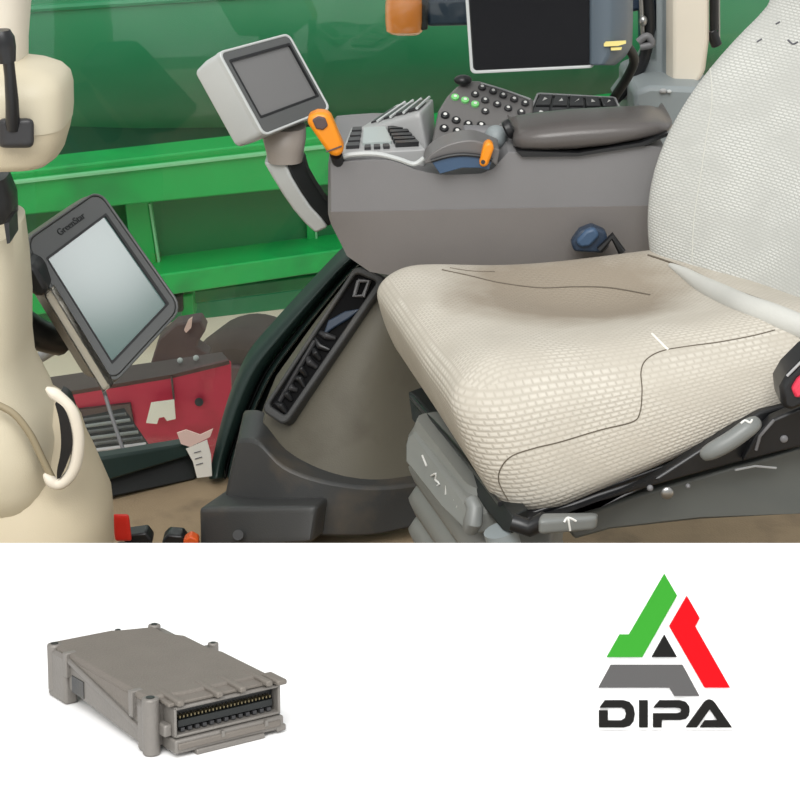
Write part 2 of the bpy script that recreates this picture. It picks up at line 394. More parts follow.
# rear corner pillar
pl = MB(); rows = []
for y in (-160, -60, 0, 40, 70, 88, 92):
    xr = 709 - max(0, y - 62) * .5; rows.append([P(x, y, 2.86 + d) for x, d in ((662, .06), (668, .02), (674, 0), (688, 0), (xr - 2, .0), (xr, .03))])
struct(pl.grid(rows, (0, .12, 0)).build('trim_7', M['pillar'], bevel=.004))
pl = MB(); rows = []
for y in (-160, -60, 0, 30, 60, 90, 100):
    xl = 657 if y < 44 else 657 - (y - 44) * .75; rows.append([P(x, y, 2.89 + d) for x, d in ((min(xl, 657), .03), (656, .015), (662, .015), (667, .0), (671, 0))])
struct(pl.grid(rows, (0, .08, 0)).build('trim_8', M['pillar_grey'], bevel=.004))
struct(MB().pp([(634, 92), (650, 86), (700, 88), (720, 96), (720, 150), (634, 150)], 2.80, (0, .22, 0)).build('trim_9', M['pillar_grey'], bevel=.008))
# black frame of the side window against the pillar, curving down
struct(MB().tube(dense([P(646, -120, 2.9), P(647, -20, 2.9), P(649, 26, 2.9), P(645, 55, 2.9), P(634, 78, 2.9), P(618, 96, 2.9), P(600, 112, 2.9)], 6), .010, 10).build('trim_10', M['black']))
struct(MB().pp([(639, -80), (655, -80), (656, 42), (648, 49), (640, 44)], 2.93, (0, .03, 0)).build('trim_11', M['navy'], bevel=.003))

t = thing('window_latch', P(643, 46, 2.88), 'small metal window latch with knob on the black frame beside the cream pillar', 'latch')
MB().tube(dense([P(638, 42, 2.88), P(647, 36, 2.88), P(652, 44, 2.88), P(640, 47, 2.88)], 5), .006).build('arm', M['midgrey'], t)
MB().ball(P(643, 21, 2.88), (.007, .007, .009)).build('knob', M['chrome'], t)
MB().cyl(P(641, 0, 2.89), P(643, 40, 2.89), .0035).build('rod', M['chrome'], t)
t = thing('gas_strut', P(715, 44, 2.9), 'thin black gas strut hanging between the cream pillar and the backrest', 'strut')
MB().cyl(P(713, -120, 2.9), P(714, 30, 2.9), .007).build('tube', M['black'], t)
MB().cyl(P(711, 30, 2.9), P(717, 46, 2.9), .009).build('end_fitting', M['black'], t, bevel=.002)
MB().cyl(P(718.5, -60, 2.9), P(719, 38, 2.9), .002).build('rod', M['chrome'], t)
t = thing('screw_cap', P(664, 91, 2.79), 'small bright screw cap on the grey trim below the cream pillar', 'screw')
MB().ball(P(663, 91, 2.795), (.006, .003, .004)).build('cap', M['lightgrey'], t)
MB().ball(P(669, 91.5, 2.795), (.004, .003, .003)).build('washer', M['silver'], t)

# ------------------------------------------------------------------ green trailer outside
t = thing('trailer', P(200, 320, 5.2) * 1.0, 'large green trailer with round tank and ribbed frame outside the window', 'trailer')
a0 = V((-2.6, 5.0, .10)); a1 = V((3.6, 7.2, .10)); ax = (a1 - a0).normalized(); sd = V((ax.y, -ax.x, 0))
prof = []
for i in range(48):
    th = 2 * math.pi * i / 48; r = .62
    prof.append((math.cos(th) * r, math.sin(th) * r + .22))
rings = [[a0 + ax * s_ + sd * x + V((0, 0, z)) + V((0, .50, 0)) for x, z in prof] for s_ in [k * .6 for k in range(12)]]
MB().loft(rings).build('tank', M['tank'], t)
for zz in (.18,):
    MB().tube([a0 + ax * .1 + sd * .618 + V((0, .50, zz)), a1 + sd * .618 + V((0, .50, zz))], .012, 8).build('seam', M['tank'], t)
Yt = lambda x: 4.72 + x * .0020
def tl(px, dep=(0, .1, 0), m='green', name='rail', bev=.006, off=0):
    return MB().pp(px, [Yt(x) + off for x, y in px], dep).build(name, M[m], t, bevel=bev)
ext = lambda x, y0, s_: y0 + s_ * (x - 100)
def band(n, y0a, y0b, sa, sb, x0, x1, m, dep=.1, off=0, bev=.006):
    return tl([(x0, ext(x0, y0a, sa)), (x1, ext(x1, y0a, sa)), (x1, ext(x1, y0b, sb)), (x0, ext(x0, y0b, sb))], (0, dep, 0), m, n, bev, off)
band('top_rail', 162, 173, -.115, -.115, -60, 760, 'green', .14, -.01)
band('tank_shade_panel', 100, 205, -.10, -.10, -60, 800, 'shaded_green', .04, .80)  # dark sheet standing in for the tank's shaded lower side
band('side_rail', 171, 208, -.115, -.10, -60, 760, 'green', .16, -.03)
band('rail_highlight', 172, 174.5, -.115, -.115, -60, 760, 'edge', .02, -.042, 0)  # highlight along the rail, drawn as a pale strip
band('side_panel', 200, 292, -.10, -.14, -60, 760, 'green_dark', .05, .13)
band('lower_rail', 283, 306, -.14, -.15, -60, 760, 'green', .22, -.03)
band('rail_highlight', 281, 284, -.14, -.14, 152, 760, 'edge', .05, .06, 0)
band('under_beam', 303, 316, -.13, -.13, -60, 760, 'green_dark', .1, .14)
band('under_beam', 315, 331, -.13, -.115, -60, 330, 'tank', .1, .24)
for xa, xb, w in ((124, 149, 10), (304, 314, 4), (-30, -8, 8), (480, 502, 8), (640, 662, 8)):
    tl([(xa, ext(xa, 203, -.1)), (xb, ext(xb, 203, -.1)), (xb + w * 1.1, ext(xb, 290, -.14)), (xa + w * 1.1, ext(xa, 290, -.14))], (0, .14, 0), 'green', 'post')
tl([(148.5, 204), (150.5, 204), (162, 275), (159.5, 275)], (0, .02, 0), 'edge', 'post_lip', 0, -.004)
tl([(312, 184), (314, 184), (318.5, 256), (316.5, 256)], (0, .02, 0), 'edge', 'post_lip', 0, -.004)
tl([(180, 296), (193, 294), (194, 321), (182, 322)], (0, .1, 0), 'green', 'bracket')
tl([(170, 297), (182, 295), (183, 312), (171, 314)], (0, .1, 0), 'rubber', 'rubber_block', .004, -.02)
for sx in (-1.4, 1.7):
    MB().cyl((sx, 6.6 + sx * .3, gz + .42), (sx, 6.95 + sx * .3, gz + .42), .42, 32).build('wheel', M['tyre'], t, bevel=.03)
    MB().box((sx, 6.3 + sx * .32, (gz - .4) / 2), (.1, .12, -.4 - gz)).build('stand_leg', M['green_dark'], t)

# small stickers on the trailer rail
tag(MB().pp([(75, 200), (101, 191), (108, 198), (82, 208)], [Yt(90) - .04] * 4, (0, .004, 0)).build('sticker', M['silver']), 'small pale sticker on the green trailer rail left of the upper monitor', 'sticker')

# ------------------------------------------------------------------ red machine frame outside, low left
t = thing('implement_frame', P(150, 470, 3.3), 'red steel implement frame with bolt hole outside the lower left window', 'frame')
fr_ = MB().pp([(40, 396), (172, 374), (228, 360), (231, 362), (232, 440), (214, 446), (100, 452), (40, 452)], [3.30, 3.30, 3.30, 3.30, 3.30, 3.30, 3.3, 3.3], (0, .006, 0)).build('side_plate', M['red'], t, bevel=.004)
MB().pp([(30, 398), (172, 374.5), (229, 360.5), (222, 352), (160, 362), (30, 380)], [3.29, 3.29, 3.29, 3.42, 3.42, 3.42], (0, .01, -.012)).build('top_flange', M['rust'], t)
MB().pp([(60, 412), (130, 404), (134, 426), (60, 440)], 3.29, (0, .03, 0)).build('back_recess', M['rust'], t)
MB().cyl(P(199, 402, 3.285), P(199, 402, 3.31), .0085, 20).build('bolt_hole', M['black'], t)
MB().tube([P(171.5, 376, 3.292), P(174, 400, 3.292)], .0022).build('weld_bead', M['rust'], t)
for px in ((180, 360.5), (196, 358)):
    MB().ball(P(px[0], px[1], 3.36), .006).build('bolt_head', M['silver'], t)
MB().box((-.75, 3.4, (gz - .2) / 2), (.07, .07, -.2 - gz)).build('stand', M['red'], t)
MB().box((-.40, 3.4, (gz - .2) / 2), (.07, .07, -.2 - gz)).build('stand', M['red'], t)
MB().pp([(158, 340), (176, 324), (200, 320), (206, 330), (196, 346), (210, 356), (150, 366)], 3.55, (0, .05, 0)).build('pivot_bracket', M['rust'], t, bevel=.004)
MB().pp([(184, 330), (188, 321), (192, 318), (191, 328), (186, 333)], 3.53, (0, .01, 0)).build('pivot_tab', M['pinkish'], t)
# rounded wheel guard behind the red frame
arc = dense([(196, 372), (198, 350), (206, 336), (220, 329), (238, 327), (256, 332), (272, 344), (285, 364), (288, 376)], 4)
t2 = thing('small_wheel', P(242, 420, 3.9), 'dusty rounded rubber wheel behind the red frame, against the pale ground', 'wheel')
c_ = P(240, 392, 3.9)
MB().cyl(c_, c_ + V((.06, .16, 0)), .148, 40).build('tyre', M['tyre'], t2, bevel=.04, seg=4)
MB().cyl(c_ + V((-.004, -.012, 0)), c_ + V((.06, .1, 0)), .07, 28).build('rim', M['rust'], t2, bevel=.006)
MB().box((c_.x + .03, c_.y + .1, (gz + c_.z) / 2), (.05, .05, c_.z - gz)).build('fork', M['rust'], t2)

tag(MB().pp([(151, 403), (174, 400), (175.5, 419), (167, 421), (164, 417), (159, 418), (157, 424), (146, 423)], 3.262, (0, .004, 0)).build('tag_plate', M['white']), 'white plate with a bite cut from its lower edge, on the red frame', 'plate')
t = thing('hang_tag', P(200, 470, 2.70), 'white paper hang tag with pink top beside the dark seal strip', 'tag')
MB().pp([(177, 433), (186, 430), (200, 435), (213, 429), (210, 437), (190, 447), (181, 444)], 2.69, (0, .003, 0)).build('ribbon', M['pinkish'], t)
MB().pp([(186, 449), (207, 440), (211, 455), (212, 476), (197, 478), (193, 462)], 2.69, (0, .002, 0)).build('paper', M['white'], t)
for i, y in enumerate((453, 459, 465)):
    MB().tube([P(194 + i, y, 2.689), P(201 + i, y - 2, 2.689)], .0008, 6).build('print_line', M['ink'], t)

t = thing('step_grate', P(110, 452, 3.0), 'dark slatted step grating below the red frame', 'grating')
for i in range(6):
    y = 418 + i * 6
    MB().tube([P(78 + i * 2, y + 3, 2.98 - .02 * i), P(126 + i * 4, y - 4, 2.98 - .02 * i)], .0034, 8).build('bar', M['lightgrey'] if i % 2 else M['midgrey'], t)
MB().pp([(76, 418), (124, 408), (150, 446), (96, 456)], [3.03, 3.03, 2.92, 2.92], (0, .02, -.02)).build('tray', M['rubber'], t)
tag(MB().tube(dense([P(103, 388, 2.90), P(113, 420, 2.86), (P(126, 458, 2.80)), P(127.5, 464, 2.79), P(122, 468, 2.79), P(98, 467, 2.79)], 5), .0035, 10).build('grab_rod', M['midgrey']), 'thin bent steel rod below the big monitor, over the step grating', 'rod')

# ------------------------------------------------------------------ side console under the armrest (fairing, tray, skirt)
t = thing('side_console', P(300, 535, 2.55), 'brown grey plastic side console with a slanted black tray, standing on floor', 'console')
def edgeL(y): # left outline
    pts = [(262, 388), (276, 380), (300, 346), (345, 311), (400, 272), (434, 258), (470, 250), (486, 248)]
    for (ya, xa), (yb, xb) in zip(pts, pts[1:]):
        if y <= yb: return xa + (xb - xa) * (y - ya) / (yb - ya)
    return pts[-1][1]
rows = []
for y in [262, 276, 290, 305, 320, 340, 360, 380, 400, 415, 430, 445, 460, 475, 488, 496]:
    xl = edgeL(y); xr = 440; r = []
    for k in range(13):
        u = k / 12; x = xl + (xr - xl) * u
        r.append(P(x, y, 2.66 - (y - 262) / 234 * .13 - .045 * math.sin(min(1, u * 1.15) * math.pi * .9)))
    rows.append(r)
fair = MB().grid(rows, (0, .1, 0)).build('panel', M['fairing'], t, bevel=.004)
sk_t = dense([(238, 440), (258, 442), (284, 466), (321, 480), (370, 487), (415, 484), (445, 476)], 4)
sk_b = dense([(215, 543), (245, 543), (275, 541), (306, 537), (345, 537), (380, 535), (445, 520)], 4)
rows = []
for k in range(5):
    r = []
    for i, ((x0, y0), (x1, y1)) in enumerate(zip(sk_t, sk_b)):
        u = i / (len(sk_t) - 1); q = k / 4
        r.append(P(x0 + (x1 - x0) * q, y0 + (y1 - y0) * q, 2.525 - .02 * q - .06 * math.sin(u * math.pi)))
    rows.append(r)
MB().grid(rows, (0, .12, 0)).build('skirt', M['skirt'], t, bevel=.005)
# foot block on the left
c = {}
for (i, j, k), p in {(0, 0, 0): (199, 548, 2.42), (1, 0, 0): (312, 543, 2.36), (0, 1, 0): (226, 530, 2.56), (1, 1, 0): (336, 525, 2.56), (0, 0, 1): (198, 508, 2.43), (1, 0, 1): (318, 505, 2.38), (0, 1, 1): (230, 486, 2.58), (1, 1, 1): (334, 492, 2.52)}.items(): c[i, j, k] = P(*p)
MB().rbox(c, (.10, .16, .2), 14).build('foot_block', M['skirt'], t)
MB().cyl(P(238, 535, 2.383), P(238, 535, 2.41), .008, 16).build('drain_plug', M['black'], t)
# slanted tray in the fairing
tree = bvh(fair)
tray = [(364, 276), (378, 276), (384, 284), (288, 414), (281, 420), (272, 416), (270, 406), (300, 362), (340, 312)]
front = drape(tree, tray, .006)
Qt = Quad((352, 268, 2.60), (392, 280, 2.575), (290, 432, 2.53), (258, 410, 2.55))
Qt = Quad((358, 266, 2.628), (390, 279, 2.605), (287, 427, 2.528), (263, 411, 2.550))
fr0 = MB(); Qt.ring(fr0, (0, 0, 1, 1), (.14, .045, .80, .95), -.02, .012, .012, .006); fr0.build('tray_frame', M['skirt'], t, bevel=.003)
well = MB(); Qt.slab(well, .10, .03, .84, .96, -.03, .004, .006)
well = well.build('tray_well', M['well'], t)
b = MB(); b.tube([Qt.q(.30, .08, .006), Qt.q(.60, .06, .010), Qt.q(.70, .15, .010), Qt.q(.45, .17, .006), Qt.q(.30, .08, .006)], .0035, 8); b.build('tray_ring', M['midgrey'], well)
b = MB(); b.prism([Qt.q(.22, .36, .004), Qt.q(.5, .27, .004), Qt.q(.85, .22, .004), Qt.q(.72, .30, .004), Qt.q(.5, .38, .004), Qt.q(.35, .45, .004)], Qt.n * .007); b.build('tray_lever', M['navy'], well, bevel=.002)
rt_ = random.Random(3)
for i in range(9):
    v = .44 + i * .058; a = rt_.uniform(.15, .3); q_ = rt_.uniform(.6, .78); h_ = rt_.uniform(.007, .012)
    b = MB(); b.tube([Qt.q(a, v + rt_.uniform(-.02, .02), .004), Qt.q((a + q_) / 2, v + rt_.uniform(-.015, .015), h_), Qt.q(q_, v + rt_.uniform(-.01, .03), .004)], [.0045, .006, .004], 8)
    b.build('tray_clip', M['black'] if i % 3 else M['btn'], well, bevel=.001)
b = MB(); b.tube([Qt.q(.22, .50, .008), Qt.q(.3, .72, .010), Qt.q(.34, .90, .006)], .004, 8); b.build('tray_rod', M['btn'], well)

# ------------------------------------------------------------------ armrest console
t = thing('armrest_console', P(450, 275, 2.6), 'grey armrest console with keypads, levers and padded rest beside the driver seat', 'console')
cx = [328, 331, 347, 370, 389, 402, 415, 428, 441, 460, 480, 493, 508, 516, 540, 580, 620, 650, 664]
ct = [164, 161, 159.5, 158, 158, 162, 168, 171, 173, 173, 172, 167, 150, 150, 152, 150, 146, 143, 146]
cb = [214, 224, 256, 272, 275, 276, 276, 276, 276, 276, 276, 276, 275, 274, 272, 270, 268, 266, 266]
rows = []
for k, tt in enumerate((0, .04, .5, 1.0)):
    rows.append([P(x, (a + (212 - (x - 328) * .02 - a) * tt), 2.46 + (.012 if k == 0 else 0) + (.02 if i == 0 else 0)) for i, (x, a) in enumerate(zip(cx, ct))])
bkr = [[p + V((0, .26 if cx[i] < 505 else .15, 0)) for i, p in enumerate(r)] for r in rows]
body = MB().grid(rows, bkr).build('side_panel', M['console'], t, bevel=.006)
rows = []
for tt in (0, .03, .5, 1):
    rows.append([P(x, (212 - (x - 328) * .02) + (max(b, 214) - (212 - (x - 328) * .02)) * tt, 2.458 + .012 * tt + (.02 if i == 0 else 0)) for i, (x, b) in enumerate(zip(cx, cb))])
MB().grid(rows, (0, .24, 0)).build('lower_panel', M['console_low'], t, bevel=.006)
# padded rest
rings = []
for px, y0, y1, Y in [(512, 128, 140, 2.50), (514, 122, 150, 2.47), (522, 120, 154, 2.455), (545, 117, 155, 2.45), (576, 114, 154, 2.45), (610, 112, 150, 2.45), (640, 110.5, 144, 2.455), (658, 110, 139, 2.46), (668, 113, 134, 2.47), (672, 118, 129, 2.49)]:
    a, b = P(px, y0, Y + .13), P(px, y1, Y); m_ = (a + b) / 2; top = P(px, y0 + 1, Y + .06); ring = []
    hz = (P(px, (y0 + y1) / 2 - 2, Y).z - b.z); d2 = .06
    rz = max(.006, ((y1 - y0) - 14) * .00080); cc = V((b.x, Y + d2, b.z + rz))
    ring = [cc + V((0, -d2 * sg(math.cos(q), 3.2), rz * sg(math.sin(q), 3.0))) for q in [2 * math.pi * i / 24 for i in range(24)]]
    rings.append(ring)
MB().loft(rings).build('armrest_pad', M['pad'], t, ang=60)
MB().pp([(516, 151), (522, 157), (578, 156.5), (644, 146), (668, 136), (668, 133), (640, 143), (578, 153)], 2.452, (0, .1, 0)).build('pad_base', M['black'], t)
# curved hood with blue slot and yellow lever
MB().pp(dense([(424, 164), (430, 155), (442, 147), (456, 142), (472, 140), (484, 143)], 3) + [(500, 150), (497, 166), (484, 157), (466, 156), (448, 158), (434, 163)], 2.44, (0, .06, 0)).build('slot_hood', M['hood'], t, bevel=.005)
MB().pp(dense([(431, 161), (446, 156.5), (462, 154.5), (480, 156), (492, 160)], 3) + [(489, 170), (478, 168), (462, 168), (448, 172), (440, 174)], 2.436, (0, .03, 0)).build('slot', M['blue'], t, bevel=.001)
MB().tube([P(x, y, 2.435) for x, y in dense([(431, 161), (446, 156.5), (462, 154.5), (480, 156), (492, 160)], 4)], .0028, 8).build('slot_edge', M['black'], t)
yl = MB().pp([(484, 146), (488, 142), (493, 144), (494, 149), (488, 166), (482, 168), (479, 164)], 2.425, (0, .022, 0)).build('slot_lever', M['orange'], t, bevel=.005, label='yellow slider lever')
MB().cyl(P(483, 162, 2.424), P(483, 162, 2.43), .003).build('lever_mark', M['black'], yl)
# silver roller and small knobs by the pad
MB().cyl(P(463, 133, 2.56), P(500, 134, 2.56), .012, 20).build('roller', M['midgrey'], t, bevel=.003)
MB().ball(P(496, 137, 2.53), (.017, .02, .017)).build('roller_cap', M['pillar_grey'], t)
MB().cyl(P(505, 131, 2.5), P(513, 127, 2.5), .014, 20).build('pad_hinge', M['black'], t, bevel=.003)
# front control panel with pale display
Qp = Quad((352, 131, 2.60), (402, 128, 2.62), (424, 152, 2.50), (342, 156, 2.47))
b = MB(); Qp.slab(b, -.02, -.05, 1.02, 1.02, -.03, .004, .004); cp = b.build('control_panel', M['lightgrey'], t, bevel=.002)
b = MB(); Qp.slab(b, .24, .1, .64, .74, .004, .008, .002); b.build('panel_display', M['lcd'], cp)
for i in range(5):
    b = MB(); Qp.slab(b, .67, .18 + i * .15, .97, .28 + i * .15, .004, .011, .001); b.build('panel_key', M['black'], cp)
for i in range(4):
    b = MB(); Qp.slab(b, .03, .08 + i * .21, .2, .22 + i * .21, .004, .009, .001); b.build('panel_key', M['btn'], cp)
for i in range(3):
    b = MB(); Qp.slab(b, .27 + i * .12, .8, .35 + i * .12, .92, .004, .008, .001); b.build('panel_key', M['btn'], cp)
MB().tube([P(x, y, 2.462) for x, y in dense([(340, 158), (352, 154.5), (376, 154), (398, 159), (414, 164), (424, 158)], 4)], .0035, 8).build('panel_trim', M['silver'], t)
# multi-key handle module
c = {}
for k, p in {(0, 0, 0): (350, 146, 2.62), (1, 0, 0): (428, 152, 2.56), (0, 1, 0): (380, 132, 2.74), (1, 1, 0): (436, 138, 2.70), (0, 0, 1): (352, 133, 2.63), (1, 0, 1): (420, 112, 2.57), (0, 1, 1): (398, 103, 2.74), (1, 1, 1): (434, 98, 2.70)}.items(): c[k] = P(*p)
hm = MB().rbox(c, (.12, .15, .18), 12).build('control_handle', M['lightgrey'], t)
for i in range(4):
    u = -.75 + i * .42
    bb = MB(); cc = {(a, e, f): tri(c, u + (.32 if a else 0), -.55 + 1.0 * e, 1.0 + .22 * f) for a in (0, 1) for e in (0, 1) for f in (0, 1)}
    bb.rbox(cc, (.2, .2, .3), 6).build('handle_key', M['btn'], hm)
    b = MB(); b.tube([tri(c, u + .34, -.7, 1.16), tri(c, u + .34, .75, 1.16)], .0022, 6); b.build('key_edge', M['silver'], hm)
# round-button keypad
Kp = Quad((440, 84, 2.70), (534, 84, 2.72), (534, 140, 2.60), (432, 140, 2.59))
kpad = MB().prism([Kp.q((x - 432) / 102, (y - 84) / 56, 0) for x, y in [(432, 144), (434, 110), (441, 96), (450, 86), (462, 80), (474, 80), (484, 83), (510, 91), (534, 99), (532, 124), (510, 132), (470, 140)]], -Kp.n * .03).build('keypad', M['hood'], t, bevel=.004)
def kbtn(px, py, r, m, nm='button', hi=True):
    d = (P(px, py, 2) - CAM).normalized(); o = Kp.c[0]; s_ = (o - CAM).dot(Kp.n) / d.dot(Kp.n); p = CAM + d * s_
    bo = MB().cyl(p - Kp.n * .001, p + Kp.n * .004, r, 14).build(nm, M[m], kpad, bevel=.001)
    if hi: MB().cyl(p + Kp.n * .004, p + Kp.n * .0046, r * .42, 10).build('icon', M['icon'], bo)
for x, y in ((482, 88), (493, 92), (503, 96), (514, 100), (525, 104), (475, 95), (485, 101), (497, 105), (508, 109), (521, 113)): kbtn(x, y, .0062, 'btn')
for x, y in ((455, 98), (465, 101), (475, 105)): kbtn(x, y, .0062, 'led', hi=True)
kbtn(485, 112, .006, 'btn')
for x, y in ((445, 116), (456, 121), (468, 125), (481, 126), (444, 129), (457, 132), (470, 134)): kbtn(x, y, .0068, 'black')
MB().tube([Kp.q((x - 432) / 102, (y - 84) / 56, .001) for x, y in dense([(478, 100), (488, 92), (476, 84), (500, 90), (530, 100)], 3)][6:], .0015, 6).build('keypad_rib', M['silver'], kpad)
MB().ball(P(463, 80, 2.70), (.014, .012, .008)).build('keypad_dial', M['black'], kpad)
# black rocker switch panel
Sp = Quad((538, 95, 2.74), (614, 99, 2.76), (624, 122, 2.66), (526, 124, 2.64))
b = MB(); Sp.slab(b, 0, 0, 1, 1, -.03, .0, .006); sp = b.build('switch_panel', M['black'], t, bevel=.002)
for r_ in range(2):
    for k in range(5):
        u0 = .03 + k * .195; v0 = .08 + r_ * .46
        b = MB(); Sp.slab(b, u0, v0, u0 + .165, v0 + .38, 0, .006, .002); sw = b.build('rocker_switch', M['btn'], sp, bevel=.001)
        b = MB(); b.prism([Sp.q(u0 + .06, v0 + .24, .006), Sp.q(u0 + .07 + .02 * (k % 3), v0 + .12, .006), Sp.q(u0 + .11, v0 + .16 + .06 * (k % 2), .006)], Sp.n * .0006); b.build('icon', M['icon'], sw)
b = MB(); Sp.ring(b, (-.02, -.03, 1.02, 1.03), (.005, .02, .995, .98), -.01, .003, .006, .004); b.build('panel_surround', M['lightgrey'], sp)
# big orange lever at the front of the console
ol = MB().pp([(306, 122), (310, 116), (317, 113), (327, 113.5), (331, 118), (343, 146), (344, 152), (338, 158), (331, 156), (326, 151)], 2.43, (0, .03, .0)).build('throttle_lever', M['orange'], t, bevel=.007, seg=3, label='orange lever with dark window')
MB().pp([(312, 120), (318, 116.5), (325, 118), (328, 126), (323, 130.5), (316, 129)], 2.427, (0, .012, 0)).build('lever_window', M['rust'], ol, bevel=.002)
MB().tube([P(326, 152, 2.4285), P(342, 146, 2.4285)], .0012, 6).build('lever_groove', M['rust'], ol)
MB().cyl(P(336, 154, 2.45), P(340, 168, 2.48), .009, 12).build('lever_stem', M['black'], ol)

# ------------------------------------------------------------------ small grey monitor on a curved arm
t = thing('display_monitor', P(320, 225, 2.6), 'small silver grey monitor with blank grey screen on a curved arm above console', 'monitor')
Qm = Quad((216, 53, 2.50), (287, 34, 2.60), (329, 110, 2.585), (262, 137, 2.485))
b = MB(); Qm.slab(b, 0, 0, 1, 1, -.02, 0, .010); 
wv = P(190, 69, 2.53) - P(216, 53, 2.50)
fr1 = Qm.rr(0, 0, 1, 1, .010, 4, 0); ctr = Qm.q(.5, .5)
b = MB(); mid = [p + wv * .5 for p in fr1]; bk = [ctr + (p - ctr) * .94 + wv for p in fr1]
b.loft([fr1, mid, bk]).build('housing', M['silver'], t, bevel=.003)
b = MB(); Qm.ring(b, (.02, .02, .985, .985), (.09, .125, .935, .80), -.004, .004, .008, .002); b.build('bezel', M['bezel'], t, bevel=.0015)
b = MB(); Qm.ring(b, (-.004, -.004, 1.004, 1.004), (.03, .025, .975, .975), -.006, .005, .010, .008); b.build('rim', M['silver'], t, bevel=.0015)
b = MB(); Qm.slab(b, .07, .10, .95, .82, -.004, .001, .002); b.build('screen', M['screen_small'], t)
b = MB(); Qm.ring(b, (.08, .11, .945, .812), (.10, .14, .925, .785), .0, .0045, .002, .002); b.build('screen_gasket', M['black'], t)
b = MB(); b.vloft([(262, 306, 126, 2.58, .035), (263, 306, 138, 2.57, .036), (266, 304, 150, 2.565, .032), (268, 303, 160, 2.56, .028)], 20, 2.6); b.build('neck', M['necky'], t)
rings = []
for (x0, y0), (x1, y1), Y in [((264, 160), (304, 157), 2.56), ((272, 174), (308, 172), 2.56), ((283, 192), (316, 186), 2.565), ((294, 208), (324, 198), 2.57), ((306, 222), (334, 208), 2.575), ((316, 231), (338, 217), 2.577)]:
    a, b_ = P(x0, y0, Y), P(x1, y1, Y); m1 = a + (b_ - a) * .56
    rings.append([a, a + V((0, -.012, 0)), m1 + V((0, -.022, 0)), m1 + V((0, .03, 0)), a + V((0, .03, 0))])
MB().loft(rings).build('support_arm', M['silver'], t, bevel=.004)
rings = []
for (x0, y0), (x1, y1), Y in [((264, 160), (304, 157), 2.56), ((272, 174), (308, 172), 2.56), ((283, 192), (316, 186), 2.565), ((294, 208), (324, 198), 2.57), ((306, 222), (334, 208), 2.575), ((316, 231), (338, 217), 2.577)]:
    a, b_ = P(x0, y0, Y), P(x1, y1, Y); m1 = a + (b_ - a) * .56
    rings.append([m1 + V((.0005, -.020, 0)), b_ + V((0, -.006, 0)), b_ + V((0, .03, 0)), m1 + V((.0005, .03, 0))])
MB().loft(rings).build('arm_cover', M['rubber'], t, bevel=.003)

# ------------------------------------------------------------------ large monitor, lower left
t = thing('display_monitor', P(30, 300, 2.35), 'large dark framed monitor with pale teal screen tilted beside the cream column', 'monitor')
Ql = Quad((21, 243, 2.26), (98, 190, 2.40), (182, 309, 2.3), (110, 388, 2.175))
fr1 = Ql.rr(0, 0, 1, 1, .022, 5, 0); ctr = Ql.q(.5, .5)
wv = P(18, 275, 2.30) - P(24, 241, 2.26); wv = P(86, 388, 2.24) - P(108, 388, 2.175)
b = MB(); b.loft([fr1, [p + wv * .35 for p in fr1], [ctr + (p - ctr) * .95 + wv for p in fr1]]).build('housing', M['housing_brown'], t, bevel=.006)
b = MB(); Ql.slab(b, -.012, .32, .028, .995, -.012, .0055, .006); b.build('side_trim', M['pale'], t, bevel=.003)
b = MB(); Ql.ring(b, (-.003, -.003, 1.003, 1.003), (.03, .012, .98, .985), -.012, .004, .022, .018); b.build('rim', M['bezel'], t, bevel=.003)
b = MB(); Ql.ring(b, (.035, .015, .97, .98), (.13, .17, .90, .905), -.006, .003, .018, .002); b.build('bezel', M['bezel'], t, bevel=.001)
b = MB(); Ql.slab(b, .10, .14, .93, .93, -.006, .0012, .002); b.build('screen', M['screen_big'], t)
b = MB(); Ql.ring(b, (.12, .16, .91, .91), (.135, .175, .885, .895), -.002, .0035, .002, .002); b.build('screen_gasket', M['black'], t)
b = MB(); b.text('GreenStar', Ql.q(.53, .085, .0035), Ql.q(1, .09) - Ql.q(0, .09), Ql.q(.5, 0) - Ql.q(.5, 1), .0135, .001); b.build('nameplate', M['rubber'], t)
MB().pp([(22, 262), (36, 268), (47, 288), (46, 296), (36, 298), (26, 290)], 2.21, (0, .05, 0)).build('corner_clip', M['black'], t, bevel=.006)
MB().tube(dense([P(60, 340, 2.33), P(40, 335, 2.30), P(20, 322, 2.28), P(2, 310, 2.25)], 4), .022, 14).build('mounting_bracket', M['black'], t)
MB().tube(dense([P(52, 350, 2.36), P(34, 360, 2.36), P(12, 362, 2.33), P(-8, 352, 2.30)], 4), .008, 10).build('cable', M['lightgrey'], t)

# ------------------------------------------------------------------ dark rear monitor at the top and its arm
t = thing('display_monitor', P(610, 100, 2.82), 'black screened monitor with grey side and yellow print at the top edge of view', 'monitor')
Qd = Quad((462, -62, 2.62), (592, -62, 2.62), (594, 67, 2.62), (471, 73, 2.62))
b = MB(); Qd.slab(b, 0, 0, 1, 1, -.03, 0, .008); b.build('screen_housing', M['black'], t, bevel=.003)
b = MB(); Qd.slab(b, .03, .02, .985, .975, 0, .002, .003); b.build('screen', M['screen_dark'], t)
b = MB(); Qd.ring(b, (-.005, -.005, 1.005, 1.005), (.02, .02, .99, .982), -.004, .003, .008, .006); b.build('rim', M['silver'], t, bevel=.001)
rows = []
for y in (-62, -20, 20, 45, 56, 63, 66):
    xr = 633 if y < 40 else 633 - (y - 40) ** 2 * .028
    rows.append([P(590 + (xr - 590) * u, y, 2.61 - .015 * math.sin(u * math.pi) + .03 * u ** 4) for u in (0, .1, .3, .5, .7, .85, 1)])
MB().grid(rows, (0, .05, 0)).build('side_housing', M['bluegrey'], t, bevel=.006)
MB().pp([(604, 44), (606, 42), (626, 41), (626, 43.5), (618, 46), (604, 46.5)], 2.592, (0, .004, 0)).build('print', M['yellow'], t, label='pale yellow print')
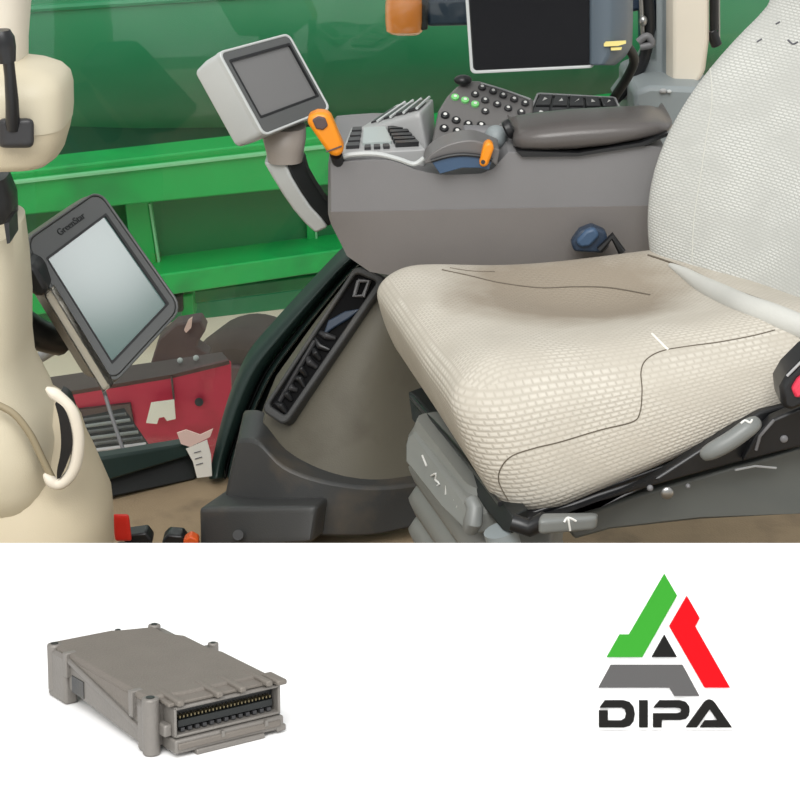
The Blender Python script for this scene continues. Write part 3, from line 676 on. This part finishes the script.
MB().pp([(611, 48), (622, 47.5), (621, 50), (611, 50.5)], 2.592, (0, .004, 0)).build('print', M['yellow'], t)
MB().tube(dense([P(622, 40, 2.66), P(634, 58, 2.70), P(628, 76, 2.74), P(614, 98, 2.79), P(606, 112, 2.82)], 5), [.0075] * 21, 10).build('mounting_arm', M['rubber'], t)

t = thing('marker_light', P(440, 15, 2.97), 'orange marker lamp on a dark arm left of the black screened monitor', 'lamp')
rings = []
b = MB(); c_ = P(404, 11, 2.98)
b.vloft([(390, 420, 33.5, 2.98, .018), (386, 423, 30, 2.98, .028), (385, 424, 20, 2.98, .032), (385, 424, 4, 2.98, .032), (387, 424, -12, 2.98, .03), (392, 420, -18, 2.98, .018)], 24, 2.6).build('lens', M['amber'], t)
b = MB(); b.pp([(421, -14), (428, -14), (428, 30), (421, 31)], 2.96, (0, .05, 0)).build('lens_frame', M['black'], t, bevel=.003)
b = MB(); b.pp([(427, 0), (560, -6), (660, -20), (660, 8), (560, 24), (427, 27)], [2.97, 2.96, 2.94, 2.94, 2.96, 2.97], (0, .035, 0)).build('arm', M['navy'], t, bevel=.006)

# ------------------------------------------------------------------ cream steering column, left
t = thing('steering_column', P(20, 540, 2.1), 'cream plastic steering column with black stalk lever at the left edge', 'steering column')
c = {}
hd = MB()
hd.vloft([(-90, 44, 160, 2.10, .05), (-92, 52, 158, 2.10, .062), (-94, 61, 151, 2.10, .068), (-96, 67, 130, 2.10, .07), (-96, 68.5, 121, 2.10, .071)], 40, 4.2)
hd.build('lower_shroud', M['cream_low'], t, ang=50)
hd = MB(); hd.vloft([(-97, 69, 121, 2.10, .073), (-97, 70, 110, 2.10, .074), (-97, 69.5, 88, 2.10, .074), (-96, 67, 77, 2.10, .070), (-93, 60, 69, 2.10, .06), (-90, 46, 63, 2.10, .05), (-84, 24, 59, 2.10, .04)], 40, 4.2)
hd.build('upper_shroud', M['cream'], t, ang=50)
MB().vloft([(-80, 26, 62, 2.12, .06), (-80, 26, 40, 2.12, .06), (-80, 29, 0, 2.12, .06), (-80, 31, -60, 2.12, .06)], 28, 3).build('upper_post', M['pillar'], t)
s_ = MB().rbox({(i, j, k): P(-2 + 36 * i, 148 - 30 * k, 2.005 + .03 * j) for i in (0, 1) for j in (0, 1) for k in (0, 1)}, (.4, .5, .4), 10).build('stalk_base', M['btn'], t)
MB().tube([P(13, 128, 2.01), P(12, 100, 1.995), P(10, 75, 1.985), P(8, 58, 1.98)], [.0085, .0075, .0065, .0065], 12).build('stalk', M['black'], t)
MB().tube([P(7, 62, 1.98), P(4, 48, 1.98), P(2, 38, 1.98), P(1, 30, 1.98)], [.010, .0135, .014, .010], 14).build('stalk_knob', M['black'], t)
MB().vloft([(-60, 14, 232, 2.12, .04), (-60, 16, 215, 2.12, .05), (-60, 15, 195, 2.12, .05), (-60, 8, 175, 2.12, .04)], 20, 3).build('collar', M['black'], t)
MB().vloft([(-70, 50, 494, 2.05, .08), (-70, 58, 482, 2.05, .10), (-70, 61, 462, 2.05, .105), (-70, 58, 430, 2.05, .105), (-70, 46, 395, 2.06, .10), (-70, 30, 366, 2.07, .10), (-70, 27, 340, 2.08, .10), (-70, 27, 300, 2.08, .10), (-70, 24, 262, 2.09, .10), (-70, 20, 224, 2.10, .09), (-70, 14, 220, 2.10, .07)], 36, 3).build('post_cover', M['cream'], t, ang=50)
MB().pp([(4, 224), (9, 222), (10, 243), (7, 244)], 2.0, (0, .05, 0)).build('post_slot', M['black'], t)
rows_l = [(-90, 111, 560, 2.06, .13), (-90, 111, 543, 2.06, .13), (-90, 111, 505, 2.06, .13), (-90, 106, 490, 2.06, .128)]
lc = MB(); lc.vloft([(-95, 113, 700, 2.06, .13), (-95, 112, 560, 2.06, .13), (-95, 111, 520, 2.06, .13), (-95, 109, 500, 2.065, .126), (-95, 100, 478, 2.07, .118), (-95, 92, 458, 2.075, .11), (-95, 84, 440, 2.08, .10), (-95, 80, 425, 2.085, .09), (-95, 72, 409, 2.09, .08), (-95, 52, 393, 2.10, .06)], 40, 2.6)
lower = lc.build('lower_cover', M['cream_low'], t, ang=50)
# slot with pale rim on the flank of the lower cover
tr_ = bvh(lower)
slot = MB(); A = dense([(56, 402), (64, 408), (70, 425), (72, 445), (66, 466), (60, 478)], 4); B = dense([(55, 404), (59, 420), (61, 440), (60, 455), (57, 470), (57, 479)], 4)
rowsA = [[P(x, y, 1.945) for x, y in A], [P(x, y, 1.945) for x, y in B]]
slot.grid(rowsA, (0, .05, 0)).build('slot_lining', M['black'], t)
MB().tube([P(x, y, 1.952) for x, y in dense([(46, 388), (60, 398), (72, 412), (78, 436), (76, 462), (68, 478), (56, 484), (44, 474)], 5)], [.002, .004, .006] + [.0075] * 30 + [.006, .004, .002], 12).build('slot_rim', M['pillar'], t)
MB().tube([P(x, y, 1.955) for x, y in dense([(-4, 404), (14, 414), (30, 434), (42, 458), (54, 482)], 5)], .0045, 12).build('cover_seam', M['groove'], t)

t = thing('floor_lever', P(124, 560, 2.35), 'small red knobbed lever poking up beside the foot of the cream column', 'lever')
c = {(i, j, k): P(112 + 17 * i + 3 * (1 - k), 541 - 27 * k, 2.30 + .03 * j) for i in (0, 1) for j in (0, 1) for k in (0, 1)}
MB().rbox(c, (.3, .3, .25), 8).build('knob', M['redknob'], t)
MB().cyl(P(121, 545, 2.32), V((P(121, 545, 2.32).x, 2.34, 0)), .008, 12).build('stem', M['black'], t)
MB().pp([(124, 536), (146, 533), (152, 541), (150, 552), (124, 552)], 2.36, (0, .03, 0)).build('bracket', M['black'], t, bevel=.003)
t = thing('floor_pedal', P(185, 560, 2.4), 'orange tipped black pedal low on the floor by the dark foot block', 'pedal')
MB().pp([(162, 541), (168, 535), (182, 536), (188, 544), (188, 560), (162, 560)], 2.40, (0, .03, 0)).build('pad', M['black'], t, bevel=.003)
MB().pp([(183, 541), (190, 536), (198, 540), (199, 556), (183, 556)], 2.38, (0, .02, 0)).build('tip', M['orknob'], t, bevel=.003)
MB().cyl(P(175, 552, 2.415), V((P(175, 552, 2.4).x, 2.43, 0)), .008, 12).build('stem', M['black'], t)

# ------------------------------------------------------------------ driver seat
t = thing('driver_seat', (.22, 2.15, 0), 'driver seat with worn cream woven cover on a grey suspension base', 'seat')
c = {}
for k, p in {(0, 0, 0): (526, 545, 1.90), (0, 1, 0): (396, 352, 2.40), (0, 0, 1): (450, 396, 1.925), (0, 1, 1): (366, 268, 2.42),
             (1, 0, 0): (890, 372, 2.03), (1, 1, 0): (690, 300, 2.42), (1, 0, 1): (870, 318, 2.05), (1, 1, 1): (690, 238, 2.42)}.items(): c[k] = P(*p)
def dfm(u, v, w):
    dz = 0; dx = 0
    if w > 0:
        dip = math.exp(-((u - .15) / .55) ** 2 - ((v - .28) / .48) ** 2); dz -= .030 * dip * w
        dz += .012 * math.exp(-((u + .75) / .4) ** 2) * w
        dz += .010 * math.exp(-((v + .72) / .3) ** 2) * w
    dx -= .008 * (1 - w * w) * max(0, -u)
    ny = -.020 * (1 - w * w) * max(0, -v)
    return V((dx, ny, dz))
cush = MB().rbox(c, (.30, .22, .5), 44, dfm, (.26, .27, .09)).build('seat_cushion', M['seat'], t, ang=180)
tc_ = bvh(cush)
def seam(px, r=.0008, parent=cush, tree=tc_, m='seam'):
    p = drape(tree, dense(px, 8), .0002)
    if len(p) > 2: MB().tube(p, r, 6).build('seam', M[m], parent)
seam([(508, 500), (499, 482), (501, 468), (512, 456), (535, 448), (560, 442), (600, 430), (632, 422), (640, 412), (642, 390), (641, 372), (646, 360), (662, 351), (690, 346), (720, 342), (752, 336), (775, 330)])
seam([(442, 270), (470, 276), (500, 283), (540, 288), (575, 287), (610, 288), (650, 295)], .0012)
seam([(652, 334), (660, 342), (668, 350)], .0016, m='white')
seam([(450, 268), (470, 271), (495, 272)], .0008)
# backrest
c = {}
for k, p in {(0, 1, 0): (640, 300, 2.40), (0, 1, 1): (776, -60, 2.43), (0, 0, 0): (838, 432, 2.00), (0, 0, 1): (1020, -10, 2.14),
             (1, 1, 0): (720, 300, 2.43), (1, 1, 1): (890, -60, 2.44), (1, 0, 0): (960, 370, 2.12), (1, 0, 1): (1120, -30, 2.26)}.items(): c[k] = P(*p)
def dfb(u, v, w):
    d = V((0, 0, 0))
    far = max(0, v); d.x -= (.076 * (1 - ((w + .13) / .78) ** 2) if abs(w + .13) < .78 else 0) * (far ** 2)
    d.x += .012 * math.exp(-((v) / .5) ** 2) * max(0, -u)
    return d
back = MB().rbox(c, (.55, .22, .14), 36, dfb, (.09, .27, .38)).build('backrest', M['back'], t, ang=180)
tb_ = bvh(back)
seam([(710, 66), (712, 100), (706, 140), (700, 180), (694, 220), (692, 262)], .0008, back, tb_, 'seat_side')
for pts in ([(757, 42), (762, 39)], [(788, 40), (793, 44), (798, 42)], [(776, 24), (780, 22)]):
    p = drape(tb_, dense(pts, 4), .0003)
    if len(p) > 1: MB().tube(p, .0012, 6).build('scuff', M['ink'], back)
# lower roll of the backrest
low = []; crease = []
def first(x, y):
    d = (P(x, y, 2) - CAM).normalized(); hs = [h for h in (tc_.ray_cast(CAM, d), tb_.ray_cast(CAM, d)) if h[0]]
    return min(hs, key=lambda h: h[3])[0] - d * .001 if hs else None
for x, y in dense([(670, 265), (684, 273), (702, 285), (722, 296), (745, 307), (772, 316), (799, 327)], 3):
    q = first(x, y)
    if q: low.append(q)
low += [low[-1] + V((.04, -.04, -.004)), low[-1] + V((.08, -.08, -.008))]
MB().tube(low, [.003 + .013 * math.sin(math.pi / 2 * min(1, i / 12)) for i in range(len(low))], 14).build('backrest_roll', M['back_plain'], t)
for x, y in dense([(648, 255), (672, 263), (694, 272), (716, 283), (745, 294), (772, 304), (799, 318)], 3):
    q = first(x, y)
    if q: crease.append(q)
MB().tube(crease, .0016, 6).build('seam', M['seam'], back)

# seat pan, rails, base
rail = MB().pp([(508, 517), (545, 519), (600, 505), (650, 482), (700, 450), (726, 432), (760, 412), (800, 402), (860, 390), (860, 425), (800, 446), (700, 473), (640, 490), (600, 503), (560, 518), (512, 534)], [1.89, 1.895, 1.91, 1.925, 1.94, 1.95, 1.965, 1.98, 2.0, 2.0, 1.98, 1.94, 1.92, 1.91, 1.9, 1.89], (0, .02, 0))
rail.build('side_rail', M['black'], t, bevel=.003)
pan = MB().prism([P(506, 522, 1.90), P(408, 398, 2.36), P(640, 330, 2.40), P(850, 400, 2.02)], [P(512, 534, 1.91), P(412, 414, 2.36), P(640, 345, 2.40), P(850, 420, 2.03)]).build('seat_pan', M['black'], t, bevel=.004)
fr2 = MB().pp([(408, 392), (416, 396), (432, 416), (470, 462), (512, 516), (512, 534), (502, 530), (456, 474), (412, 420)], [2.33, 2.31, 2.24, 2.07, 1.875, 1.875, 1.895, 2.07, 2.3], (.02, .02, 0)).build('front_rail', M['rubber'], t, bevel=.002)
MB().tube([P(x, y, Y) for x, y, Y in ((411, 397, 2.30), (424, 412, 2.24), (446, 436, 2.15), (474, 470, 2.03), (500, 504, 1.905))], .003, 8).build('rail_edge', M['black'], t)
for x, y, r_ in ((667, 499, .008), (650, 494, .004), (688, 492, .003)):
    MB().ball(P(x, y - 6, 1.922), (r_, .004, r_)).build('rail_bolt', M['chrome'] if r_ > .005 else M['midgrey'], t)
MB().tube([P(735, 470, 1.95), P(755, 466, 1.957), P(776, 468, 1.965)], .0015, 6).build('rail_wire', M['lightgrey'], t)
MB().pp([(560, 522), (640, 494), (700, 477), (800, 450), (860, 432), (860, 505), (800, 513), (700, 520), (610, 530), (575, 540)], [1.97] * 4 + [2.0] * 2 + [1.97] * 4, (0, .03, 0)).build('base_plate', M['baseplate'], t, bevel=.004)
# bellows: folded skirt down to the floor
def ringp(z, s_):
    pts = [(.012, 2.23), (.085, 1.985), (.185, 1.985), (.23, 2.28)]; cx_, cy_ = .12, 2.12; out = []
    n = len(pts)
    for i in range(n):
        p0 = V((*pts[i - 1], 0)); p1 = V((*pts[i], 0)); p2 = V((*pts[(i + 1) % n], 0))
        a = p1 + (p0 - p1).normalized() * .03; b_ = p1 + (p2 - p1).normalized() * .03
        for q in (0, .25, .5, .75, 1):
            w = a * (1 - q) ** 2 + p1 * 2 * q * (1 - q) + b_ * q * q
            d = (w - V((cx_, cy_, 0))); out.append(V((cx_, cy_, z)) + d * (1 + s_ / d.length))
    return out
rg = []; z = .0
prof = []
nz_ = 7
for i in range(nz_):
    z0 = i * .047
    prof += [(z0, -.012), (z0 + .008, .0), (z0 + .0235, .010), (z0 + .039, .0)]
prof.append((.335, -.006))
MB().loft([ringp(z, s_) for z, s_ in prof]).build('bellows', M['bellow'], t, ang=60)
# control face under the front edge with white symbols
pf = MB().pp([(408, 436), (413, 431), (466, 502), (478, 512), (479, 536), (466, 532), (440, 508), (404, 462), (404, 446)], [2.22, 2.20, 1.975, 1.95, 1.935, 1.94, 2.02, 2.16, 2.2], (.05, .03, 0)).build('control_face', M['bellow'], t, bevel=.005)
tp = bvh(pf)
for pts in ([(423, 456), (427, 466)], [(432, 476), (437, 474), (436, 480), (440, 484), (435, 487), (433, 481)], [(447, 485), (446, 499)], [(455, 500), (459, 504), (456, 510)], [(459, 504), (463, 506)]):
    p = drape(tp, dense(pts, 3), .001)
    if len(p) > 1: MB().tube(p, .0014, 6).build('symbol', M['icon'], pf)
kn = MB().tube([P(471, 500, 1.935), P(475, 508, 1.925), P(473, 522, 1.92), P(470, 530, 1.925)], [.009, .010, .012, .009], 14).build('height_knob', M['lever'], t)
MB().cyl(P(500, 530, 1.90), P(520, 600, 1.90), .02, 20).build('damper', M['pillar_grey'], t)
MB().tube([P(512, 522, 1.88), P(530, 528, 1.875), P(546, 520, 1.87)], .011, 12).build('hose', M['black'], t)
# front grab lever
c = {}
for k, p in {(0, 0, 0): (538, 536, 1.84), (1, 0, 0): (596, 531, 1.86), (0, 1, 0): (540, 528, 1.88), (1, 1, 0): (598, 522, 1.89), (0, 0, 1): (538, 520, 1.84), (1, 0, 1): (598, 516, 1.86), (0, 1, 1): (540, 512, 1.88), (1, 1, 1): (598, 512, 1.89)}.items(): c[k] = P(*p)
lv = MB().rbox(c, (.2, .5, .5), 10).build('slide_lever', M['lever'], t)
tv = bvh(lv)
for pts in ([(568, 518), (570, 530)], [(564, 522), (568, 518), (576, 521)]):
    p = drape(tv, dense(pts, 4), .0006)
    if len(p) > 1: MB().tube(p, .0014, 6).build('symbol', M['icon'], lv)
# recline handle
pth = [P(702, 456, 1.915), P(712, 451, 1.91), P(730, 441, 1.91), P(748, 428, 1.915), P(758, 421, 1.925)]
rh = MB().tube(dense([tuple(p) for p in pth], 4), [.004, .007, .0085, .0095, .0102, .0106, .011, .011, .011, .011, .011, .011, .011, .0105, .0095, .008, .004], 14).build('recline_handle', M['lever'], t)
th = bvh(rh)
p = drape(th, dense([(741, 424), (745, 421), (750, 423), (752, 420)], 3), .0008)
if len(p) > 1: MB().tube(p, .0014, 6).build('symbol', M['icon'], rh)
MB().pp([(742, 462), (756, 436), (772, 420), (800, 408), (830, 400), (830, 440), (780, 452)], 1.945, (0, .02, 0)).build('recline_bracket', M['black'], t, bevel=.003)
MB().tube([P(756, 450, 1.944), P(760, 436, 1.944), P(774, 420, 1.944)], .002, 8).build('bracket_edge', M['midgrey'], t)
MB().ball(P(784, 439, 1.944), (.005, .003, .005)).build('bracket_bolt', M['midgrey'], t)
# seat belt buckle, near side
bk_ = MB().pp([(780, 388), (788, 374), (806, 356), (836, 340), (844, 372), (818, 400), (792, 412), (782, 408)], 1.90, (0, .05, 0)).build('belt_buckle', M['black'], t, bevel=.006)
MB().pp([(792, 390), (798, 380), (816, 366), (828, 360), (830, 376), (806, 396), (796, 399)], 1.893, (0, .012, 0)).build('release_button', M['redbtn'], bk_, bevel=.003, label='red release button')
MB().tube([P(787, 376, 1.897), P(806, 357, 1.897)], .0016, 8).build('buckle_edge', M['lightgrey'], bk_)
# seat belt latch, far side
lt = MB().pp([(571, 243), (580, 231), (592, 226), (606, 232), (610, 246), (604, 254), (574, 252)], 2.425, (0, .02, 0)).build('belt_latch', M['navy'], t, bevel=.004)
MB().pp([(576, 242), (586, 231), (595, 228), (600, 236), (590, 247), (580, 248)], 2.418, (0, .012, 0)).build('latch_body', M['blue'], lt, bevel=.004)
MB().tube([P(600, 250, 2.42), P(612, 236, 2.42), P(622, 252, 2.42)], .006, 8).build('latch_strap', M['black'], lt)

# ------------------------------------------------------------------ white display board in front, tilted
TILT = R(13)
YF, ZF = 1.70, CZ - 1.70 * math.tan(PITCH + math.atan(143 / F))
def T(px, py):
    """point on the board's surface under a pixel"""
    d = FW + RT * ((px - 400) / F) + UP * ((400 - py) / F)
    n = V((0, math.sin(TILT), math.cos(TILT))); o = V((0, YF, ZF)); s_ = (o - CAM).dot(n) / d.dot(n); return CAM + d * s_
nb = V((0, math.sin(TILT), math.cos(TILT))); tb = V((0, math.cos(TILT), -math.sin(TILT)))
t = thing('display_stand', (0, 1.35, 0), 'plain white sloping display board on legs in front of the seat', 'display stand')
e0 = V((0, YF, ZF)); Lb = .80
MB().prism([e0 + V((-.75, 0, 0)), e0 + V((.75, 0, 0)), e0 + V((.75, 0, 0)) - tb * Lb, e0 + V((-.75, 0, 0)) - tb * Lb], -nb * .03).build('board', M['board'], t)
for sx in (-.68, .68):
    for q in (.05, Lb - .05):
        p = e0 + V((sx, 0, 0)) - tb * q - nb * .03
        MB().box((sx, p.y, (p.z + .004) / 2), (.04, .04, p.z + .004)).build('leg', M['board'], t)

# aluminium control unit lying on the board
e = R(20.0)
o = T(147, 757)
ray = (o - CAM).normalized(); Rr = RT
a_dir = (V((93, 0, 0)) + 0 * nb); 
bx = V((math.cos(R(36)), math.sin(R(36)) * math.cos(TILT), -math.sin(R(36)) * math.sin(TILT))).normalized()   # along the connector face
by = nb.cross(bx).normalized()                                                                        # towards the back
sc_ = (o - CAM).dot(FW) / F
LW, LL, LH = 143 * sc_, 232 * sc_, 58 * sc_
def E(x, y, z): return o + bx * (x * LW) + by * (y * LL) + nb * (z * LH)
def ebox(mb, x0, x1, y0, y1, z0, z1): return mb.prism([E(x0, y0, z0), E(x1, y0, z0), E(x1, y1, z0), E(x0, y1, z0)], nb * ((z1 - z0) * LH))
t = thing('control_unit', o, 'grey cast aluminium control unit with a long black connector on the white board', 'control unit')
# body: side profile rises off the board in the middle, with solid corner at the back
b = MB()
b.prism([E(.07, .02, .10), E(.98, .02, .10), E(.98, .97, .25), E(.07, .97, .25)], [E(.05, .02, .90), E(1.0, .02, .88), E(1.0, .98, .90), E(.05, .98, .90)])
b.build('body', M['alu'], t, bevel=.002)
b = MB()
out = [(.06, .03), (.30, .00), (.92, .0), (1.0, .01), (1.0, .40), (.965, .48), (.965, .72), (.88, .80), (.88, .93), (.62, .98), (.56, 1.0), (.06, 1.0), (.03, .94), (.03, .06)]
b.prism([E(x, y, .88) for x, y in out], nb * (LH * .14)); b.build('lid', M['alu_top'], t, bevel=.0022)
# corner posts with bolt holes
for x, y, z0, r_ in ((.05, .015, .0, .062), (.045, .955, .12, .058), (.90, .95, .30, .05), (.62, 1.0, .40, .045)):
    b = MB(); b.cyl(E(x, y, z0), E(x, y, 1.03 if y < .97 else .97), r_ * LW, 24); po = b.build('corner_post', M['alu'], t, bevel=.0015)
    MB().cyl(E(x, y, 1.0), E(x, y, (1.03 if y < .97 else .97) + .012), r_ * LW * .5, 16).build('bolt_hole', M['black'], po)
b = MB(); ebox(b, .0, .11, .80, .99, .0, .95); b.build('rear_foot', M['alu'], t, bevel=.0025)
b = MB(); ebox(b, .005, .10, -.005, .10, .0, .9); b.build('front_foot', M['alu'], t, bevel=.003)
b = MB(); ebox(b, .86, .99, .80, .97, .0, .5); b.build('rear_foot', M['alu'], t, bevel=.0025)
# slanting web and groove on the left flank
b = MB(); b.prism([E(.035, .06, .08), E(.035, .80, .30), E(.035, .80, .92), E(.035, .06, .92)], bx * (.05 * LW)); b.build('flank', M['alu'], t, bevel=.001)
b = MB(); b.prism([E(.012, .08, .34), E(.012, .10, .44), E(.012, .80, .95), E(.012, .80, .84)], bx * (.05 * LW)); b.build('flank_rib', M['alu'], t, bevel=.0012)
b = MB(); b.prism([E(.03, .12, .50), E(.03, .16, .92), E(.03, .78, .92)], bx * (.02 * LW)); b.build('flank_web', M['alu_top'], t, bevel=.001)
b = MB(); ebox(b, .028, .06, .64, .76, .30, .62); b.build('flank_pocket', M['skirt'], t)
# two slots cut in the lid edge
for y in (.13, .78):
    b = MB(); ebox(b, .0, .10, y, y + .035, .55, 1.03); b.build('lid_notch', M['alu'], t, bevel=.001)
    b = MB(); ebox(b, .02, .085, y + .035, y + .05, .60, 1.0); b.build('notch_gap', M['skirt'], t)
# connector shell on the front
def fring(mb, x0, x1, z0, z1, wx, wz, y0, y1):
    for (xa, xb, za, zb) in ((x0, x1, z0, z0 + wz), (x0, x1, z1 - wz, z1), (x0, x0 + wx, z0, z1), (x1 - wx, x1, z0, z1)): ebox(mb, xa, xb, y0, y1, za, zb)
    return mb
con = fring(MB(), .15, 1.02, .34, .90, .022, .06, -.085, .03).build('connector_shell', M['alu'], t, bevel=.001)
b = MB(); ebox(b, .165, 1.0, -.03, .03, .38, .86); b.build('connector_block', M['black'], con)
b = MB(); ebox(b, .20, .97, -.06, .0, .50, .62); b.build('connector_tongue', M['rubber'], con)
for i in range(26):
    x = .21 + i * .0295
    b = MB(); ebox(b, x, x + .009, -.062, -.02, .66, .70); b.build('pin', M['pin'], con)
for i in range(13):
    x = .215 + i * .059
    b = MB(); ebox(b, x, x + .03, -.066, -.02, .42, .485); b.build('pin_block', M['btn'], con)
b = MB(); ebox(b, .14, 1.03, -.10, .04, .08, .33); fl = b.build('lower_flange', M['alu'], t, bevel=.0015)
b = MB(); ebox(b, .16, 1.00, -.108, -.09, .15, .27); b.build('flange_groove', M['alu_top'], fl, bevel=.001)
for x in (.50, .86):
    b = MB(); ebox(b, x, x + .025, -.112, -.09, .22, .33); b.build('flange_peg', M['alu'], fl)
b = MB(); ebox(b, .30, .86, -.11, .02, -.0, .1); b.build('lower_lip', M['alu'], fl, bevel=.001)
b = MB(); ebox(b, .97, 1.05, -.10, .02, .04, .16); b.build('flange_ear', M['alu'], fl, bevel=.001)
b = MB(); ebox(b, .09, .155, -.06, .04, .36, .58); b.build('side_lug', M['alu'], t, bevel=.0015)
# lid fingers above the connector
b = MB(); ebox(b, .12, 1.02, -.07, .06, .90, .97); b.build('front_lip', M['alu_top'], t, bevel=.001)
for x in (.16, .47, .66, .88):
    b = MB(); ebox(b, x, x + .055, -.11, .10, .93, 1.04); b.build('lid_finger', M['alu_top'], t, bevel=.0015)
b = MB(); ebox(b, .96, 1.045, -.12, .02, .92, 1.02); b.build('lid_finger', M['alu_top'], t, bevel=.0015)
b = MB(); ebox(b, .92, 1.10, .55, .64, .62, .86); se = b.build('side_ear', M['alu'], t, bevel=.002)
b = MB(); b.cyl(E(1.10, .595, .55), E(1.10, .595, .93), .042 * LW, 20); b.build('ear_boss', M['alu'], se, bevel=.001)
MB().cyl(E(1.10, .595, .9), E(1.10, .595, .937), .02 * LW, 14).build('bolt_hole', M['black'], se)

# ------------------------------------------------------------------ overlaid logo graphic, built as a sign on the board
base = T(660, 731)
lean = R(24)
lu = V((0, math.sin(lean), math.cos(lean))); ln_ = V((0, -math.cos(lean), math.sin(lean)))
t = thing('logo_overlay_sign', base, 'overlaid logo graphic built as a standing sign, green, red and grey shapes over four black letters', 'sign')
def S(px, py, w=0):
    d = FW + RT * ((px - 400) / F) + UP * ((400 - py) / F); o_ = base + ln_ * .004; s_ = (o_ - CAM).dot(ln_) / d.dot(ln_); return CAM + d * s_ + ln_ * w
def zz(pts): return [S(580 + x * .2249, 560 + y * .2249) for x, y in pts]
MB().prism([S(588, 566, -.003), S(742, 566, -.003), S(742, 731, -.003), S(588, 731, -.003)], -ln_ * .004).build('backing', M['board'], t)
pr = base + V((0, .0, 0)) + lu * .085 - ln_ * .004
ft = T(660, 700)
MB().prism([pr + V((-.01, 0, 0)), pr + V((.01, 0, 0)), ft + V((.01, 0, 0)), ft + V((-.01, 0, 0))], V((0, .004, .001))).build('prop', M['board'], t)
emb = (('green_bar', 'lg', [(376, 62), (432, 158), (277, 432), (120, 432), (177, 332), (219, 332)]),
       ('red_bar', 'lr', [(476, 160), (533, 258), (513, 295), (668, 568), (555, 568), (398, 295)]),
       ('black_triangle', 'lb', [(376, 333), (432, 432), (320, 432)]),
       ('grey_bar', 'lgr', [(138, 467), (457, 467), (532, 605), (420, 605), (398, 568), (83, 568)]),
       ('letter', 'lb', [(112, 625), (195, 625), (222, 633), (238, 652), (244, 685), (238, 718), (222, 737), (195, 745), (85, 745), (85, 670), (124, 670), (124, 715), (185, 715), (201, 705), (206, 685), (201, 666), (185, 657), (88, 657)]),
       ('letter', 'lb', [(264, 625), (302, 625), (302, 745), (264, 745)]),
       ('letter', 'lb', [(355, 625), (445, 625), (472, 632), (486, 650), (488, 670), (484, 692), (470, 707), (445, 712), (364, 712), (364, 745), (326, 745), (326, 683), (435, 683), (448, 679), (452, 670), (448, 661), (435, 657), (328, 657)]),
       ('letter', 'lb', [(472, 745), (552, 635), (563, 625), (577, 621), (591, 625), (601, 635), (677, 745), (535, 745), (557, 714), (612, 714), (577, 664), (519, 745)]))
for n_, m_, pts in emb: MB().prism(zz(pts), -ln_ * .003).build(n_, M[m_], t)
